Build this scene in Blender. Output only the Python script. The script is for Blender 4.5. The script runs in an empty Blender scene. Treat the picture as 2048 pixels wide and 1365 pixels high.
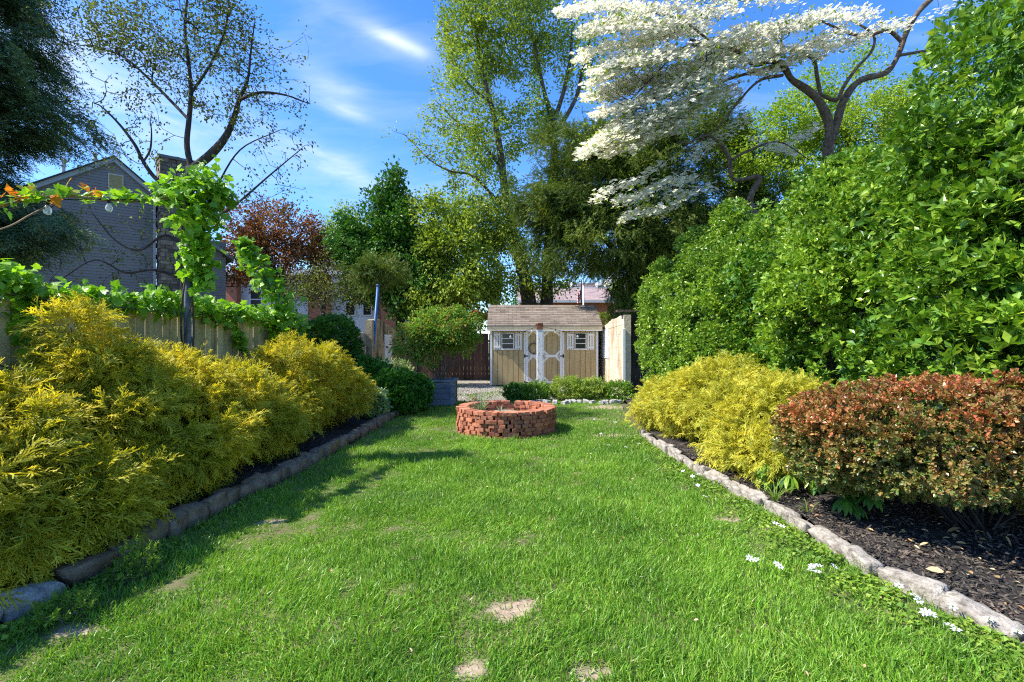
import bpy, math, random
import numpy as np
from mathutils import Vector

R_ = np.random.RandomState
random.seed(5)
sc = bpy.context.scene
# ------------------------------------------------------------------ camera
F = 1000.0            # focal length in pixels of the 2048 px wide photo
CH = 1.6              # eye height
cam_d = bpy.data.cameras.new("camera")
cam = bpy.data.objects.new("camera", cam_d)
sc.collection.objects.link(cam)
cam.location = (0, 0, CH)
cam.rotation_euler = (math.radians(90), 0, 0)
cam_d.sensor_width = 36
cam_d.lens = 36 * F / 2048
cam_d.clip_end = 2000
cam_d.clip_start = 0.05
sc.camera = cam
# ------------------------------------------------------------------ light
SUN_EL = math.radians(49)
SUN_AZ = math.radians(8)      # sun stands to the left, this much behind the camera
sun_dir = Vector((-math.cos(SUN_EL) * math.cos(SUN_AZ), -math.cos(SUN_EL) * math.sin(SUN_AZ), math.sin(SUN_EL)))
sd = bpy.data.lights.new("sun", 'SUN')
sd.energy = 4.3
sd.angle = math.radians(0.55)
sd.color = (1.0, 0.94, 0.84)
so = bpy.data.objects.new("sun", sd)
sc.collection.objects.link(so)
so.rotation_euler = sun_dir.to_track_quat('Z', 'Y').to_euler()
w = bpy.data.worlds.new("World")
sc.world = w
w.use_nodes = True
nt = w.node_tree
nt.nodes.clear()
N = nt.nodes.new
L = nt.links.new
out = N('ShaderNodeOutputWorld')
bg = N('ShaderNodeBackground')
bg.inputs['Strength'].default_value = 0.15
sky = N('ShaderNodeTexSky')
sky.sky_type = 'NISHITA'
sky.sun_disc = False
sky.sun_elevation = SUN_EL
sky.sun_rotation = math.atan2(sun_dir.x, sun_dir.y)
sky.air_density = 1.0
sky.dust_density = 0.3
sky.ozone_density = 2.5
hs = N('ShaderNodeHueSaturation')
hs.inputs['Saturation'].default_value = 1.25
L(sky.outputs[0], hs.inputs['Color'])
tc = N('ShaderNodeTexCoord')
# cirrus: the view direction projected on a high plane, stretched noise
sep = N('ShaderNodeSeparateXYZ'); L(tc.outputs['Generated'], sep.inputs[0])
zc = N('ShaderNodeMath'); zc.operation = 'MAXIMUM'; L(sep.outputs[2], zc.inputs[0]); zc.inputs[1].default_value = 0.03
za = N('ShaderNodeMath'); za.operation = 'ADD'; L(zc.outputs[0], za.inputs[0]); za.inputs[1].default_value = 0.25
dx = N('ShaderNodeMath'); dx.operation = 'DIVIDE'; L(sep.outputs[0], dx.inputs[0]); L(za.outputs[0], dx.inputs[1])
dy = N('ShaderNodeMath'); dy.operation = 'DIVIDE'; L(sep.outputs[1], dy.inputs[0]); L(za.outputs[0], dy.inputs[1])
cmb = N('ShaderNodeCombineXYZ'); L(dx.outputs[0], cmb.inputs[0]); L(dy.outputs[0], cmb.inputs[1])
mp = N('ShaderNodeMapping'); mp.inputs['Rotation'].default_value = (0, 0, math.radians(35)); mp.inputs['Scale'].default_value = (1.0, 3.2, 1)
L(cmb.outputs[0], mp.inputs[0])
nz = N('ShaderNodeTexNoise'); nz.inputs['Scale'].default_value = 2.3; nz.inputs['Detail'].default_value = 7; nz.inputs['Roughness'].default_value = 0.55
nz.inputs['Distortion'].default_value = 0.5
L(mp.outputs[0], nz.inputs['Vector'])
rp = N('ShaderNodeValToRGB'); rp.color_ramp.elements[0].position = 0.50; rp.color_ramp.elements[1].position = 0.85
rp.color_ramp.elements[1].color = (0.75, 0.75, 0.75, 1)
L(nz.outputs[0], rp.inputs[0])
# a few soft banks of cirrus at set directions
total = None
def add_math(op, a, b, clamp=False):
    m = N('ShaderNodeMath'); m.operation = op; m.use_clamp = clamp
    for i, v in enumerate((a, b)):
        if hasattr(v, 'is_linked') or hasattr(v, 'links'): L(v, m.inputs[i])
        else: m.inputs[i].default_value = v
    return m.outputs[0]
for (px, py, rx, rz, amp) in ((800, 85, .045, .010, .8), (655, 165, .055, .020, .5), (690, 222, .045, .014, .6), (700, 350, .10, .022, .4),
                              (230, 190, .13, .07, .75), (560, 590, .5, .05, .4), (640, 330, .16, .05, .3), (700, 30, .16, .03, .25)):
    d = Vector(((px - 1024) / F, 1, (682 - py) / F)).normalized()
    a = add_math('DIVIDE', add_math('SUBTRACT', sep.outputs[0], d.x), rx)
    b = add_math('DIVIDE', add_math('SUBTRACT', add_math('SUBTRACT', sep.outputs[2], d.z), add_math('MULTIPLY', add_math('SUBTRACT', sep.outputs[0], d.x), -0.25 if px != 700 else -0.4)), rz)
    q = add_math('ADD', add_math('MULTIPLY', a, a), add_math('MULTIPLY', b, b))
    g = add_math('MULTIPLY', add_math('POWER', 2.718, add_math('MULTIPLY', q, -1.0)), amp)
    total = g if total is None else add_math('ADD', total, g)
n2 = N('ShaderNodeTexNoise'); n2.inputs['Scale'].default_value = 7; n2.inputs['Detail'].default_value = 6; n2.inputs['Roughness'].default_value = .6
n2.inputs['Distortion'].default_value = 0.8
mp2 = N('ShaderNodeMapping'); mp2.inputs['Scale'].default_value = (1.0, 1.0, 3.5); mp2.inputs['Rotation'].default_value = (0, math.radians(12), 0)
L(tc.outputs['Generated'], mp2.inputs[0]); L(mp2.outputs[0], n2.inputs['Vector'])
blob = add_math('MULTIPLY', total, add_math('MULTIPLY', add_math('SUBTRACT', n2.outputs[0], 0.22), 2.0, True))
cl = add_math('MINIMUM', add_math('ADD', blob, add_math('MULTIPLY', rp.outputs[0], 0.35)), 0.9)
tint = N('ShaderNodeMixRGB'); tint.blend_type = 'MULTIPLY'; tint.inputs[0].default_value = 1; tint.inputs[2].default_value = (.66, .77, .98, 1); L(hs.outputs[0], tint.inputs[1])
mixc = N('ShaderNodeMixRGB'); L(cl, mixc.inputs[0]); L(tint.outputs[0], mixc.inputs[1]); mixc.inputs[2].default_value = (3.3, 3.7, 4.3, 1)
L(mixc.outputs[0], bg.inputs[0]); L(bg.outputs[0], out.inputs[0])
sc.view_settings.view_transform = 'Standard'
sc.view_settings.look = 'None'
sc.view_settings.gamma = 1.0
sc.view_settings.exposure = 1.15
sc.cycles.max_bounces = 5
sc.cycles.diffuse_bounces = 3
sc.cycles.glossy_bounces = 2
sc.cycles.transmission_bounces = 3
sc.cycles.transparent_max_bounces = 4
sc.cycles.use_denoising = False
sc.cycles.use_adaptive_sampling = False
sc.cycles.filter_width = 1.15
sc.cycles.sample_clamp_indirect = 6

# ------------------------------------------------------------------ helpers
COL = sc.collection
def W(px, py, Y):
    return np.array([(px - 1024) / F * Y, Y, CH + (682 - py) / F * Y])
def tag(o, label=None, cat=None, group=None, kind=None):
    if label: o['label'] = label
    if cat: o['category'] = cat
    if group: o['group'] = group
    if kind: o['kind'] = kind
    return o
def empty(name, loc=(0, 0, 0), label=None, cat=None, group=None, rz=0):
    o = bpy.data.objects.new(name, None)
    o.empty_display_size = 0.2
    COL.objects.link(o)
    o.location = [float(v) for v in loc]
    o.rotation_euler = (0, 0, rz)
    return tag(o, label, cat, group)
def mesh_np(name, V, faces, mat, parent=None, smooth=False, origin=None):
    """V (n,3) world coordinates; faces: list of int arrays (m,k)."""
    V = np.asarray(V, dtype=np.float64)
    if origin is None:
        origin = np.array(parent.location) if parent is not None else np.zeros(3)
    me = bpy.data.meshes.new(name)
    V = (V - np.asarray(origin, dtype=np.float64)).astype(np.float32)
    me.vertices.add(len(V))
    me.vertices.foreach_set('co', V.ravel())
    faces = [np.asarray(f, dtype=np.int32) for f in faces if len(f)]
    loops = np.concatenate([f.ravel() for f in faces])
    tot = np.concatenate([np.full(len(f), f.shape[1], dtype=np.int32) for f in faces])
    start = np.concatenate([[0], np.cumsum(tot)[:-1]]).astype(np.int32)
    me.loops.add(len(loops)); me.loops.foreach_set('vertex_index', loops)
    me.polygons.add(len(tot)); me.polygons.foreach_set('loop_start', start)
    me.polygons.foreach_set('use_smooth', np.full(len(tot), bool(smooth)))
    me.update(calc_edges=True)
    me.materials.append(mat)
    o = bpy.data.objects.new(name, me)
    COL.objects.link(o)
    if parent is not None: o.parent = parent
    else: o.location = [float(v) for v in origin]
    return o
class MB:
    """collects boxes, tubes, lathes into one mesh"""
    def __init__(s): s.v = []; s.f = {3: [], 4: []}; s.n = 0
    def add(s, verts, faces):
        verts = np.asarray(verts, float)
        for f in faces:
            f = [i + s.n for i in f]
            if len(f) in (3, 4): s.f[len(f)].append(f)
            else:
                for k in range(1, len(f) - 1): s.f[3].append([f[0], f[k], f[k + 1]])
        s.v.append(verts); s.n += len(verts); return s
    def box(s, lo, hi, M=None, off=None):
        x0, y0, z0 = lo; x1, y1, z1 = hi
        v = np.array([[x0, y0, z0], [x1, y0, z0], [x1, y1, z0], [x0, y1, z0], [x0, y0, z1], [x1, y0, z1], [x1, y1, z1], [x0, y1, z1]], float)
        if M is not None: v = v @ np.asarray(M).T
        if off is not None: v = v + np.asarray(off)
        return s.add(v, [(0, 3, 2, 1), (4, 5, 6, 7), (0, 1, 5, 4), (1, 2, 6, 5), (2, 3, 7, 6), (3, 0, 4, 7)])
    def prism(s, poly, M, off, depth):
        """poly in local (a,b); extruded along local c from 0 to depth; M columns = a,b,c axes"""
        n = len(poly); M = np.asarray(M, float)
        v = [[a, b, 0] for a, b in poly] + [[a, b, depth] for a, b in poly]
        v = np.array(v, float) @ M.T + np.asarray(off)
        fs = [tuple(range(n - 1, -1, -1)), tuple(range(n, 2 * n))]
        fs += [(i, (i + 1) % n, n + (i + 1) % n, n + i) for i in range(n)]
        return s.add(v, fs)
    def tube(s, pts, radii, k=8, cap=True):
        pts = np.asarray(pts, float)
        radii = np.broadcast_to(np.asarray(radii, float), (len(pts),))
        t = np.gradient(pts, axis=0); t /= np.linalg.norm(t, axis=1)[:, None] + 1e-9
        up = np.array([0, 0, 1.0]) if abs(t[0][2]) < .9 else np.array([1.0, 0, 0])
        x = np.cross(t[0], up); x /= np.linalg.norm(x)
        vs = []
        for i in range(len(pts)):
            x = x - t[i] * np.dot(x, t[i]); x /= np.linalg.norm(x) + 1e-9
            y = np.cross(t[i], x)
            a = np.arange(k) * 2 * math.pi / k
            vs.append(pts[i] + radii[i] * (np.cos(a)[:, None] * x + np.sin(a)[:, None] * y))
        fs = []
        for i in range(len(pts) - 1):
            for j in range(k):
                fs.append((i * k + j, i * k + (j + 1) % k, (i + 1) * k + (j + 1) % k, (i + 1) * k + j))
        if cap:
            fs.append(tuple(range(k - 1, -1, -1))); fs.append(tuple((len(pts) - 1) * k + j for j in range(k)))
        return s.add(np.concatenate(vs), fs)
    def build(s, name, mat, parent=None, smooth=False, origin=None):
        return mesh_np(name, np.concatenate(s.v), [s.f[4], s.f[3]], mat, parent, smooth, origin)
def cat_spline(P, n=6):
    P = np.asarray(P, float)
    Q = np.vstack([2 * P[0] - P[1], P, 2 * P[-1] - P[-2]])
    o = []
    for i in range(1, len(Q) - 2):
        for t in np.arange(n) / n:
            o.append(.5 * (2 * Q[i] + (Q[i + 1] - Q[i - 1]) * t + (2 * Q[i - 1] - 5 * Q[i] + 4 * Q[i + 1] - Q[i + 2]) * t * t + (3 * Q[i] - Q[i - 1] - 3 * Q[i + 1] + Q[i + 2]) * t ** 3))
    o.append(Q[-2]); return np.array(o)
def sinnoise(P, freq, seed, octv=6):
    r = R_(seed); s = 0
    for i in range(octv):
        k = r.normal(size=3) * freq; s = s + np.sin(P @ k + r.uniform(0, 6.28))
    return s / math.sqrt(octv)
def unit(v): return v / (np.linalg.norm(v, axis=-1, keepdims=True) + 1e-9)
def frames(d, n):
    d = unit(d); x = unit(np.cross(d, n)); z = np.cross(x, d)
    return np.stack([x, d, z], axis=2)          # columns
def scatter(templates, P, D, Nn, S, rng):
    """templates: list of (verts, [face arrays]); returns V, faces"""
    n = len(P); S = np.broadcast_to(S, (n,))
    M = frames(D, Nn)
    pick = rng.randint(0, len(templates), n)
    Vs = []; Fs = {}; off = 0
    for ti, (tv, tf) in enumerate(templates):
        idx = np.nonzero(pick == ti)[0]
        if not len(idx): continue
        v = np.einsum('nij,vj->nvi', M[idx], tv) * S[idx, None, None] + P[idx, None, :]
        Vs.append(v.reshape(-1, 3))
        base = off + np.arange(len(idx)) * len(tv)
        for f in tf:
            f = np.asarray(f)
            Fs.setdefault(f.shape[1], []).append((f[None] + base[:, None, None]).reshape(-1, f.shape[1]))
        off += len(idx) * len(tv)
    return np.concatenate(Vs), [np.concatenate(x) for x in Fs.values()]
def merge(parts):
    Vs = []; Fs = []; off = 0
    for V, F_ in parts:
        Vs.append(V); Fs += [f + off for f in F_]; off += len(V)
    return np.concatenate(Vs), Fs

# ------------------------------------------------------------------ materials
def newmat(name):
    m = bpy.data.materials.new(name); m.use_nodes = True
    t = m.node_tree; b = t.nodes['Principled BSDF']
    return m, t, b
def ramp(t, fac, stops):
    r = t.nodes.new('ShaderNodeValToRGB'); e = r.color_ramp.elements
    while len(e) < len(stops): e.new(0.5)
    for i, (p, c) in enumerate(stops):
        e[i].position = p; e[i].color = (*c, 1)
    t.links.new(fac, r.inputs[0]); return r.outputs[0]
def coords(t, scale=(1, 1, 1), rot=(0, 0, 0)):
    c = t.nodes.new('ShaderNodeTexCoord'); m = t.nodes.new('ShaderNodeMapping')
    m.inputs['Scale'].default_value = scale; m.inputs['Rotation'].default_value = rot
    t.links.new(c.outputs['Object'], m.inputs[0]); return m.outputs[0]
def noise(t, vec, scale, detail=5, rough=.6):
    n = t.nodes.new('ShaderNodeTexNoise'); n.inputs['Scale'].default_value = scale
    n.inputs['Detail'].default_value = detail; n.inputs['Roughness'].default_value = rough
    t.links.new(vec, n.inputs['Vector']); return n.outputs[0]
def mixrgb(t, fac, a, b, mode='MIX'):
    m = t.nodes.new('ShaderNodeMixRGB'); m.blend_type = mode
    for i, v in enumerate((fac, a, b)):
        if isinstance(v, (int, float)): m.inputs[i].default_value = v
        elif isinstance(v, tuple): m.inputs[i].default_value = (*v, 1)
        else: t.links.new(v, m.inputs[i])
    return m.outputs[0]
def bump(t, b, h, strength=.4, dist=.01):
    n = t.nodes.new('ShaderNodeBump'); n.inputs['Strength'].default_value = strength; n.inputs['Distance'].default_value = dist
    t.links.new(h, n.inputs['Height']); t.links.new(n.outputs[0], b.inputs['Normal'])
def leafmat(name, cols, rough=.5, transl=.3, nscale=1.5, spec=.4, tcol=None, var=.35, low=None):
    m, t, b = newmat(name)
    g = t.nodes.new('ShaderNodeNewGeometry')
    k = len(cols)
    c = ramp(t, g.outputs['Random Per Island'], [((i + .5) / k if k > 1 else 0, cc) for i, cc in enumerate(cols)])
    v = coords(t)
    nf = noise(t, v, nscale, 3)
    lo = mixrgb(t, 1.0, c, (1 - var, 1 - var * .8, 1 - var), 'MULTIPLY')
    hi = mixrgb(t, 1.0, c, (1 + var, 1 + var * .6, 1.0), 'MULTIPLY')
    f2 = ramp(t, nf, [(.35, (0, 0, 0)), (.65, (1, 1, 1))])
    c = mixrgb(t, f2, lo, hi)
    if low:      # older green leaves low down, coloured new growth on top
        sp = t.nodes.new('ShaderNodeSeparateXYZ'); t.links.new(v, sp.inputs[0])
        ad = t.nodes.new('ShaderNodeMath'); ad.operation = 'MULTIPLY_ADD'; t.links.new(nf, ad.inputs[0]); ad.inputs[1].default_value = .9; t.links.new(sp.outputs[2], ad.inputs[2])
        ad2 = t.nodes.new('ShaderNodeMath'); ad2.operation = 'MULTIPLY_ADD'; t.links.new(g.outputs['Random Per Island'], ad2.inputs[0]); ad2.inputs[1].default_value = .55; t.links.new(ad.outputs[0], ad2.inputs[2])
        mr = t.nodes.new('ShaderNodeMapRange'); mr.inputs[1].default_value = 1.2; mr.inputs[2].default_value = 2.0; t.links.new(ad2.outputs[0], mr.inputs[0])
        gl = ramp(t, g.outputs['Random Per Island'], [(0, low[0]), (.5, low[1]), (1, low[2])])
        c = mixrgb(t, mr.outputs[0], gl, c)
    t.links.new(c, b.inputs['Base Color'])
    b.inputs['Roughness'].default_value = rough
    b.inputs['Specular IOR Level'].default_value = spec
    if transl > 0:
        tr = t.nodes.new('ShaderNodeBsdfTranslucent')
        c2 = mixrgb(t, 1.0, c, tcol or (1.25, 1.3, .6), 'MULTIPLY')
        t.links.new(c2, tr.inputs[0])
        mx = t.nodes.new('ShaderNodeMixShader'); mx.inputs[0].default_value = transl
        t.links.new(b.outputs[0], mx.inputs[1]); t.links.new(tr.outputs[0], mx.inputs[2])
        t.links.new(mx.outputs[0], t.nodes['Material Output'].inputs[0])
    return m
def surf(name, cols, scale=4, rough=.8, bumps=.4, bd=.01, stretch=(1, 1, 1), rot=(0, 0, 0), detail=6, spec=.3, island=0.0, metal=0):
    m, t, b = newmat(name)
    v = coords(t, stretch, rot)
    nf = noise(t, v, scale, detail, .65)
    k = len(cols)
    c = ramp(t, nf, [(.3 + .4 * i / max(1, k - 1), cc) for i, cc in enumerate(cols)])
    if island:
        g = t.nodes.new('ShaderNodeNewGeometry')
        s = ramp(t, g.outputs['Random Per Island'], [(0, (1 - island,) * 3), (1, (1 + island, 1 + island * .9, 1 + island * .8))])
        c = mixrgb(t, 1.0, c, s, 'MULTIPLY')
    t.links.new(c, b.inputs['Base Color'])
    b.inputs['Roughness'].default_value = rough
    b.inputs['Specular IOR Level'].default_value = spec
    b.inputs['Metallic'].default_value = metal
    if bumps: bump(t, b, noise(t, v, scale * 4, 5), bumps, bd)
    return m
M = {}
M['bark'] = surf('bark', [(.035, .026, .02), (.10, .08, .06), (.17, .14, .11)], 9, .95, .8, .02, (1, 1, .35))
M['bark_light'] = surf('bark_light', [(.08, .055, .04), (.2, .15, .11), (.32, .26, .2)], 9, .95, .8, .02, (1, 1, .4))
M['bark_dark'] = surf('bark_dark', [(.015, .012, .012), (.045, .038, .035), (.08, .065, .055)], 9, .95, .6, .01, (1, 1, .4))
M['golden'] = leafmat('golden_thread_foliage', [(.52, .48, .04), (.66, .61, .06), (.60, .57, .05), (.30, .33, .03), (.74, .67, .11), (.46, .46, .04)], .55, .42, 3.0, .25, (1.2, 1.15, .5), .35)
M['golden_lemon'] = leafmat('golden_thread_foliage_bright', [(.52, .50, .05), (.64, .60, .07), (.56, .56, .06), (.30, .36, .04), (.72, .67, .12), (.40, .43, .05)], .55, .36, 3.0, .25, (1.2, 1.15, .5), .25)  # slightly greener lemon foliage of the two right-hand shrubs
M['hedge'] = leafmat('glossy_hedge_leaf', [(.10, .22, .02), (.16, .32, .03), (.23, .39, .035), (.34, .48, .07), (.12, .28, .025), (.20, .38, .035), (.07, .17, .018)], .3, .24, 1.2, .5)
M['hedge_mid'] = leafmat('small_hedge_leaf', [(.10, .21, .02), (.18, .33, .035), (.25, .41, .045), (.36, .50, .08), (.13, .28, .025), (.22, .39, .04)], .33, .26, 1.4, .5)
M['maple'] = leafmat('maple_leaf', [(.20, .30, .035), (.30, .41, .05), (.40, .48, .07), (.16, .26, .03)], .5, .35, .9, .3)
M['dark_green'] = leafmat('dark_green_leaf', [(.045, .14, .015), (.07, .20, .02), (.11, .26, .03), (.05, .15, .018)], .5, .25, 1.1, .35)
M['yellow_green'] = leafmat('yellow_green_leaf', [(.22, .36, .03), (.32, .46, .04), (.40, .52, .06), (.18, .32, .03)], .5, .4, .8, .3)
M['pale_tree'] = leafmat('pale_far_leaf', [(.22, .32, .07), (.32, .42, .12), (.26, .36, .08)], .6, .35, .8, .2)
M['yew'] = leafmat('yew_needles', [(.06, .13, .025), (.10, .19, .035), (.15, .23, .04), (.05, .11, .02), (.22, .22, .04)], .6, .25, .7, .25, None, .45)
M['spruce'] = leafmat('spruce_needles', [(.07, .14, .085), (.10, .19, .11), (.15, .25, .14)], .6, .2, 1.2, .25)
M['copper'] = leafmat('copper_leaf', [(.17, .08, .04), (.26, .13, .06), (.12, .06, .035), (.30, .17, .08), (.20, .16, .06)], .5, .35, .9, .3, (1.3, .9, .5))
M['olive_small'] = leafmat('small_olive_leaf', [(.08, .11, .025), (.13, .17, .03), (.20, .25, .045), (.07, .09, .02)], .55, .3, .9, .3)
M['vine'] = leafmat('vine_leaf', [(.14, .32, .02), (.22, .44, .03), (.30, .54, .04), (.18, .38, .025)], .42, .4, 1.5, .4)
M['vine_orange'] = leafmat('young_orange_vine_leaf', [(.60, .22, .03), (.55, .34, .04), (.40, .45, .04), (.65, .18, .03)], .45, .4, 1.5, .4, (1.2, 1, .5))
M['red_shrub'] = leafmat('red_tipped_leaf', [(.42, .09, .05), (.48, .14, .07), (.34, .15, .05), (.20, .19, .04), (.52, .23, .11), (.46, .10, .05), (.24, .20, .05)], .36, .25, 2.6, .5, (1.2, .95, .5), .3, ((.10, .17, .035), (.18, .24, .05), (.34, .24, .08)))
M['red_inner'] = leafmat('green_inner_leaf', [(.08, .14, .03), (.13, .20, .035), (.17, .21, .04), (.30, .18, .07)], .4, .25, 2.0, .45)
M['jmaple'] = leafmat('japanese_maple_leaf', [(.12, .28, .04), (.18, .36, .05), (.25, .40, .05), (.36, .22, .06), (.14, .31, .04)], .5, .35, 2.0, .3)
M['low_shrub'] = leafmat('azalea_leaf', [(.24, .40, .05), (.34, .50, .07), (.44, .56, .10), (.18, .32, .04), (.36, .34, .12)], .45, .3, 3.0, .4)
M['hydrangea'] = leafmat('hydrangea_leaf', [(.04, .15, .015), (.06, .20, .02), (.09, .25, .03)], .45, .25, 2.0, .4)
M['variegated'] = leafmat('pale_edged_leaf', [(.35, .50, .25), (.20, .34, .12), (.55, .65, .42)], .5, .3, 3.0, .3)
M['blossom'] = leafmat('white_blossom', [(.76, .74, .62), (.84, .82, .72), (.80, .79, .70), (.70, .68, .50)], .6, .5, 1.5, .2, (1, 1, .95), .08)
M['grey_leaf'] = leafmat('grey_green_strap_leaf', [(.16, .26, .16), (.24, .34, .22), (.34, .38, .24), (.12, .22, .12)], .5, .25, 3, .3)
M['dead_leaf'] = leafmat('dry_leaf', [(.42, .28, .14), (.55, .42, .26), (.34, .2, .09), (.62, .52, .36)], .7, .15, 3, .2)
M['petal'] = leafmat('white_petal', [(.85, .87, .9), (.8, .82, .88)], .5, .2, 3, .3, (1, 1, 1), .04)
M['clover'] = leafmat('ground_ivy_leaf', [(.13, .27, .035), (.19, .34, .04), (.26, .38, .06), (.12, .22, .03)], .5, .3, 3, .3)
# ------------------------------------------------------------------ leaf templates
def t_oval(w=.45, fold=.12, curl=.15, rows=(0, .3, .65, .88, 1)):
    prof = {0: 0, .3: .85, .65: 1.0, .88: .55, 1: 0, .5: 1.0}
    v = []; f = []
    def zc(y): return -curl * y * y
    v.append([0, 0, 0])
    idx = []
    for y in rows[1:-1]:
        hw = w * .5 * prof[y]
        i = len(v); v += [[-hw, y, zc(y) + fold * hw * 2], [0, y, zc(y)], [hw, y, zc(y) + fold * hw * 2]]; idx.append(i)
    tip = len(v); v.append([0, 1, zc(1)])
    i = idx[0]; f += [(0, i + 1, i), (0, i + 2, i + 1)]
    for a, b in zip(idx[:-1], idx[1:]):
        f += [(a, a + 1, b + 1), (a, b + 1, b), (a + 1, a + 2, b + 2), (a + 1, b + 2, b + 1)]
    i = idx[-1]; f += [(i, i + 1, tip), (i + 1, i + 2, tip)]
    return np.array(v), [np.array(f)]
def t_small(w=.5, fold=.15):
    v = np.array([[0, 0, 0], [w / 2, .5, fold * w], [0, 1, -.08], [-w / 2, .5, fold * w]])
    return v, [np.array([(0, 1, 2), (0, 2, 3)])]
def t_cluster(rng, n, w, spread=1.0, stalk=.5, ls=.55, sub=None):
    """n small leaves round a short twig along +y: one template"""
    parts = []
    for i in range(n):
        y = stalk * (i + .5) / n + .1 * rng.rand()
        a = i * 2.4 + rng.rand()
        d = unit(np.array([math.cos(a) * spread, .55 + .4 * rng.rand(), math.sin(a) * spread * .7]))
        nn = unit(np.array([rng.normal() * .3, -.2, 1.0]) - d * .2)
        tv, tf = (sub or t_small)(w)
        Mx = frames(d[None], nn[None])[0]
        parts.append((tv @ Mx.T * ls * rng.uniform(.75, 1.15) + np.array([0, y, 0]), tf))
    return merge(parts)
def t_lobed(rng=None):
    out = [(0, 0), (.16, -.06), (.42, -.02), (.36, .2), (.62, .42), (.34, .5), (.30, .66), (0, 1.0), (-.30, .66), (-.34, .5), (-.62, .42), (-.36, .2), (-.42, -.02), (-.16, -.06)]
    v = [[0, .32, 0.0]] + [[x * .9, y, .10 * abs(x) - .18 * max(0, y - .3) ** 2 - (.05 if abs(x) > .4 else 0)] for x, y in out]
    n = len(out)
    return np.array(v), [np.array([(0, 1 + i, 1 + (i + 1) % n) for i in range(n)])]
def ribbon(pts, w0, w1, side):
    """thin strip following pts; returns verts and tris"""
    k = len(pts); side = np.asarray(side, float); v = []; f = []
    for i, p in enumerate(pts):
        ww = (w0 + (w1 - w0) * i / (k - 1)) / 2
        v += [p - side * ww, p + side * ww]
    for i in range(k - 1):
        a = 2 * i; f += [(a, a + 1, a + 3), (a, a + 3, a + 2)]
    return np.array(v), [np.array(f)]
def t_thread(rng, n=11):
    """a drooping spray of thread-like twigs, about 1 long"""
    parts = []
    droop = rng.uniform(.3, .8); yaw = rng.uniform(-.3, .3)
    def main(t): return np.array([yaw * t * t, t * .95, .22 * t - droop * t * t])
    ts = np.linspace(0, 1, 5)
    parts.append(ribbon(np.array([main(t) for t in ts]), .05, .03, [1, 0, .3]))
    for i in range(n):
        t0 = .1 + .85 * i / n; s = 1 if i % 2 else -1
        ln = rng.uniform(.2, .42) * (1.2 - .5 * t0)
        p0 = main(t0); d = unit(np.array([s * rng.uniform(.3, .9), rng.uniform(.6, 1.1), rng.uniform(-.25, .45)]))
        pts = np.array([p0 + d * ln * q + np.array([0, 0, -rng.uniform(.3, .9) * ln * q * q]) for q in (0, .5, 1)])
        sd = unit(np.cross(d, [rng.normal() * .4, rng.normal() * .4, 1]))
        parts.append(ribbon(pts, .05, .03, sd))
        if rng.rand() < .6:
            d2 = unit(d + np.array([-s * .7, .4, -.1])); pts2 = np.array([pts[1] + d2 * ln * .5 * q - np.array([0, 0, .1 * ln * q]) for q in (0, 1)])
            parts.append(ribbon(pts2, .045, .028, sd))
    return merge(parts)
def t_needles(rng, n=16, ln=.22, flat=.35, droop=.2, w=.028):
    """conifer twig: stem with flattened needles / sub twigs, 1 long"""
    parts = []
    def main(t): return np.array([0, t, -droop * t * t])
    parts.append(ribbon(np.array([main(t) for t in (0, .5, 1)]), .035, .015, [1, 0, 0]))
    for i in range(n):
        t0 = (i + .5) / n; s = 1 if i % 2 else -1
        d = unit(np.array([s, .75 + .3 * rng.rand(), rng.normal() * flat]))
        p0 = main(t0); l = ln * rng.uniform(.8, 1.2) * (1.1 - .4 * t0)
        sd = unit(np.cross(d, [rng.normal() * .5, rng.normal() * .5, 1]))
        p = np.array([p0 - sd * w, p0 + sd * w, p0 + d * l])
        parts.append((p, [np.array([(0, 1, 2)])]))
    return merge(parts)
def t_conifer_fan(rng, n=7, sub=9, droop=.35):
    """flat fan of side twigs each with needles"""
    parts = []
    for i in range(n):
        t0 = .08 + .85 * i / n; s = 1 if i % 2 else -1
        tv, tf = t_needles(rng, sub, .30, .3, .25, .05)
        d = unit(np.array([s * .85, .7, -.05 - .1 * rng.rand()]))
        Mx = frames(d[None], np.array([[0, 0, 1.0]]))[0]
        parts.append((tv @ Mx.T * .5 * (1.1 - .6 * t0) + np.array([0, t0, -droop * t0 * t0]), tf))
    tv, tf = t_needles(rng, sub, .25, .3, .1, .05)
    parts.append((tv * .4 + np.array([0, .75, -droop * .6]), tf))
    return merge(parts)
def t_flower(np_=4, w=.8, lift=.12):
    parts = []
    for i in range(np_):
        a = i * 2 * math.pi / np_
        d = np.array([math.cos(a), math.sin(a), 0]); s = np.array([-math.sin(a), math.cos(a), 0])
        v = np.array([[0, 0, 0], d * .32 + s * w * .27 + [0, 0, lift], d * .5 + s * .06 + [0, 0, lift * .7], d * .32 - s * w * .27 + [0, 0, lift]])
        parts.append((v, [np.array([(0, 1, 2, 3)])]))
    V, Fc = merge(parts)
    # join islands at the middle so that one blossom keeps one tint
    c = [0]; 
    Fj = []
    for f in Fc:
        g = f.copy(); g[g % 4 == 0] = 0; Fj.append(g)
    return V, Fj
def blade_templates(rng, n=12):
    T = []
    for i in range(n):
        b = rng.uniform(.15, .8); w = rng.uniform(.035, .06); tw = rng.uniform(-.3, .3)
        pts = np.array([[0, 0, 0], [tw * .1, b * .18, .5], [tw * .4, b * .75, .95 - b * .25]])
        v = np.array([pts[0] - [w, 0, 0], pts[0] + [w, 0, 0], pts[1] - [w * .8, 0, 0], pts[1] + [w * .8, 0, 0], pts[2]])
        T.append((v, [np.array([(0, 1, 3), (0, 3, 2), (2, 3, 4)])]))
    return T
rg = R_(11)
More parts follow.
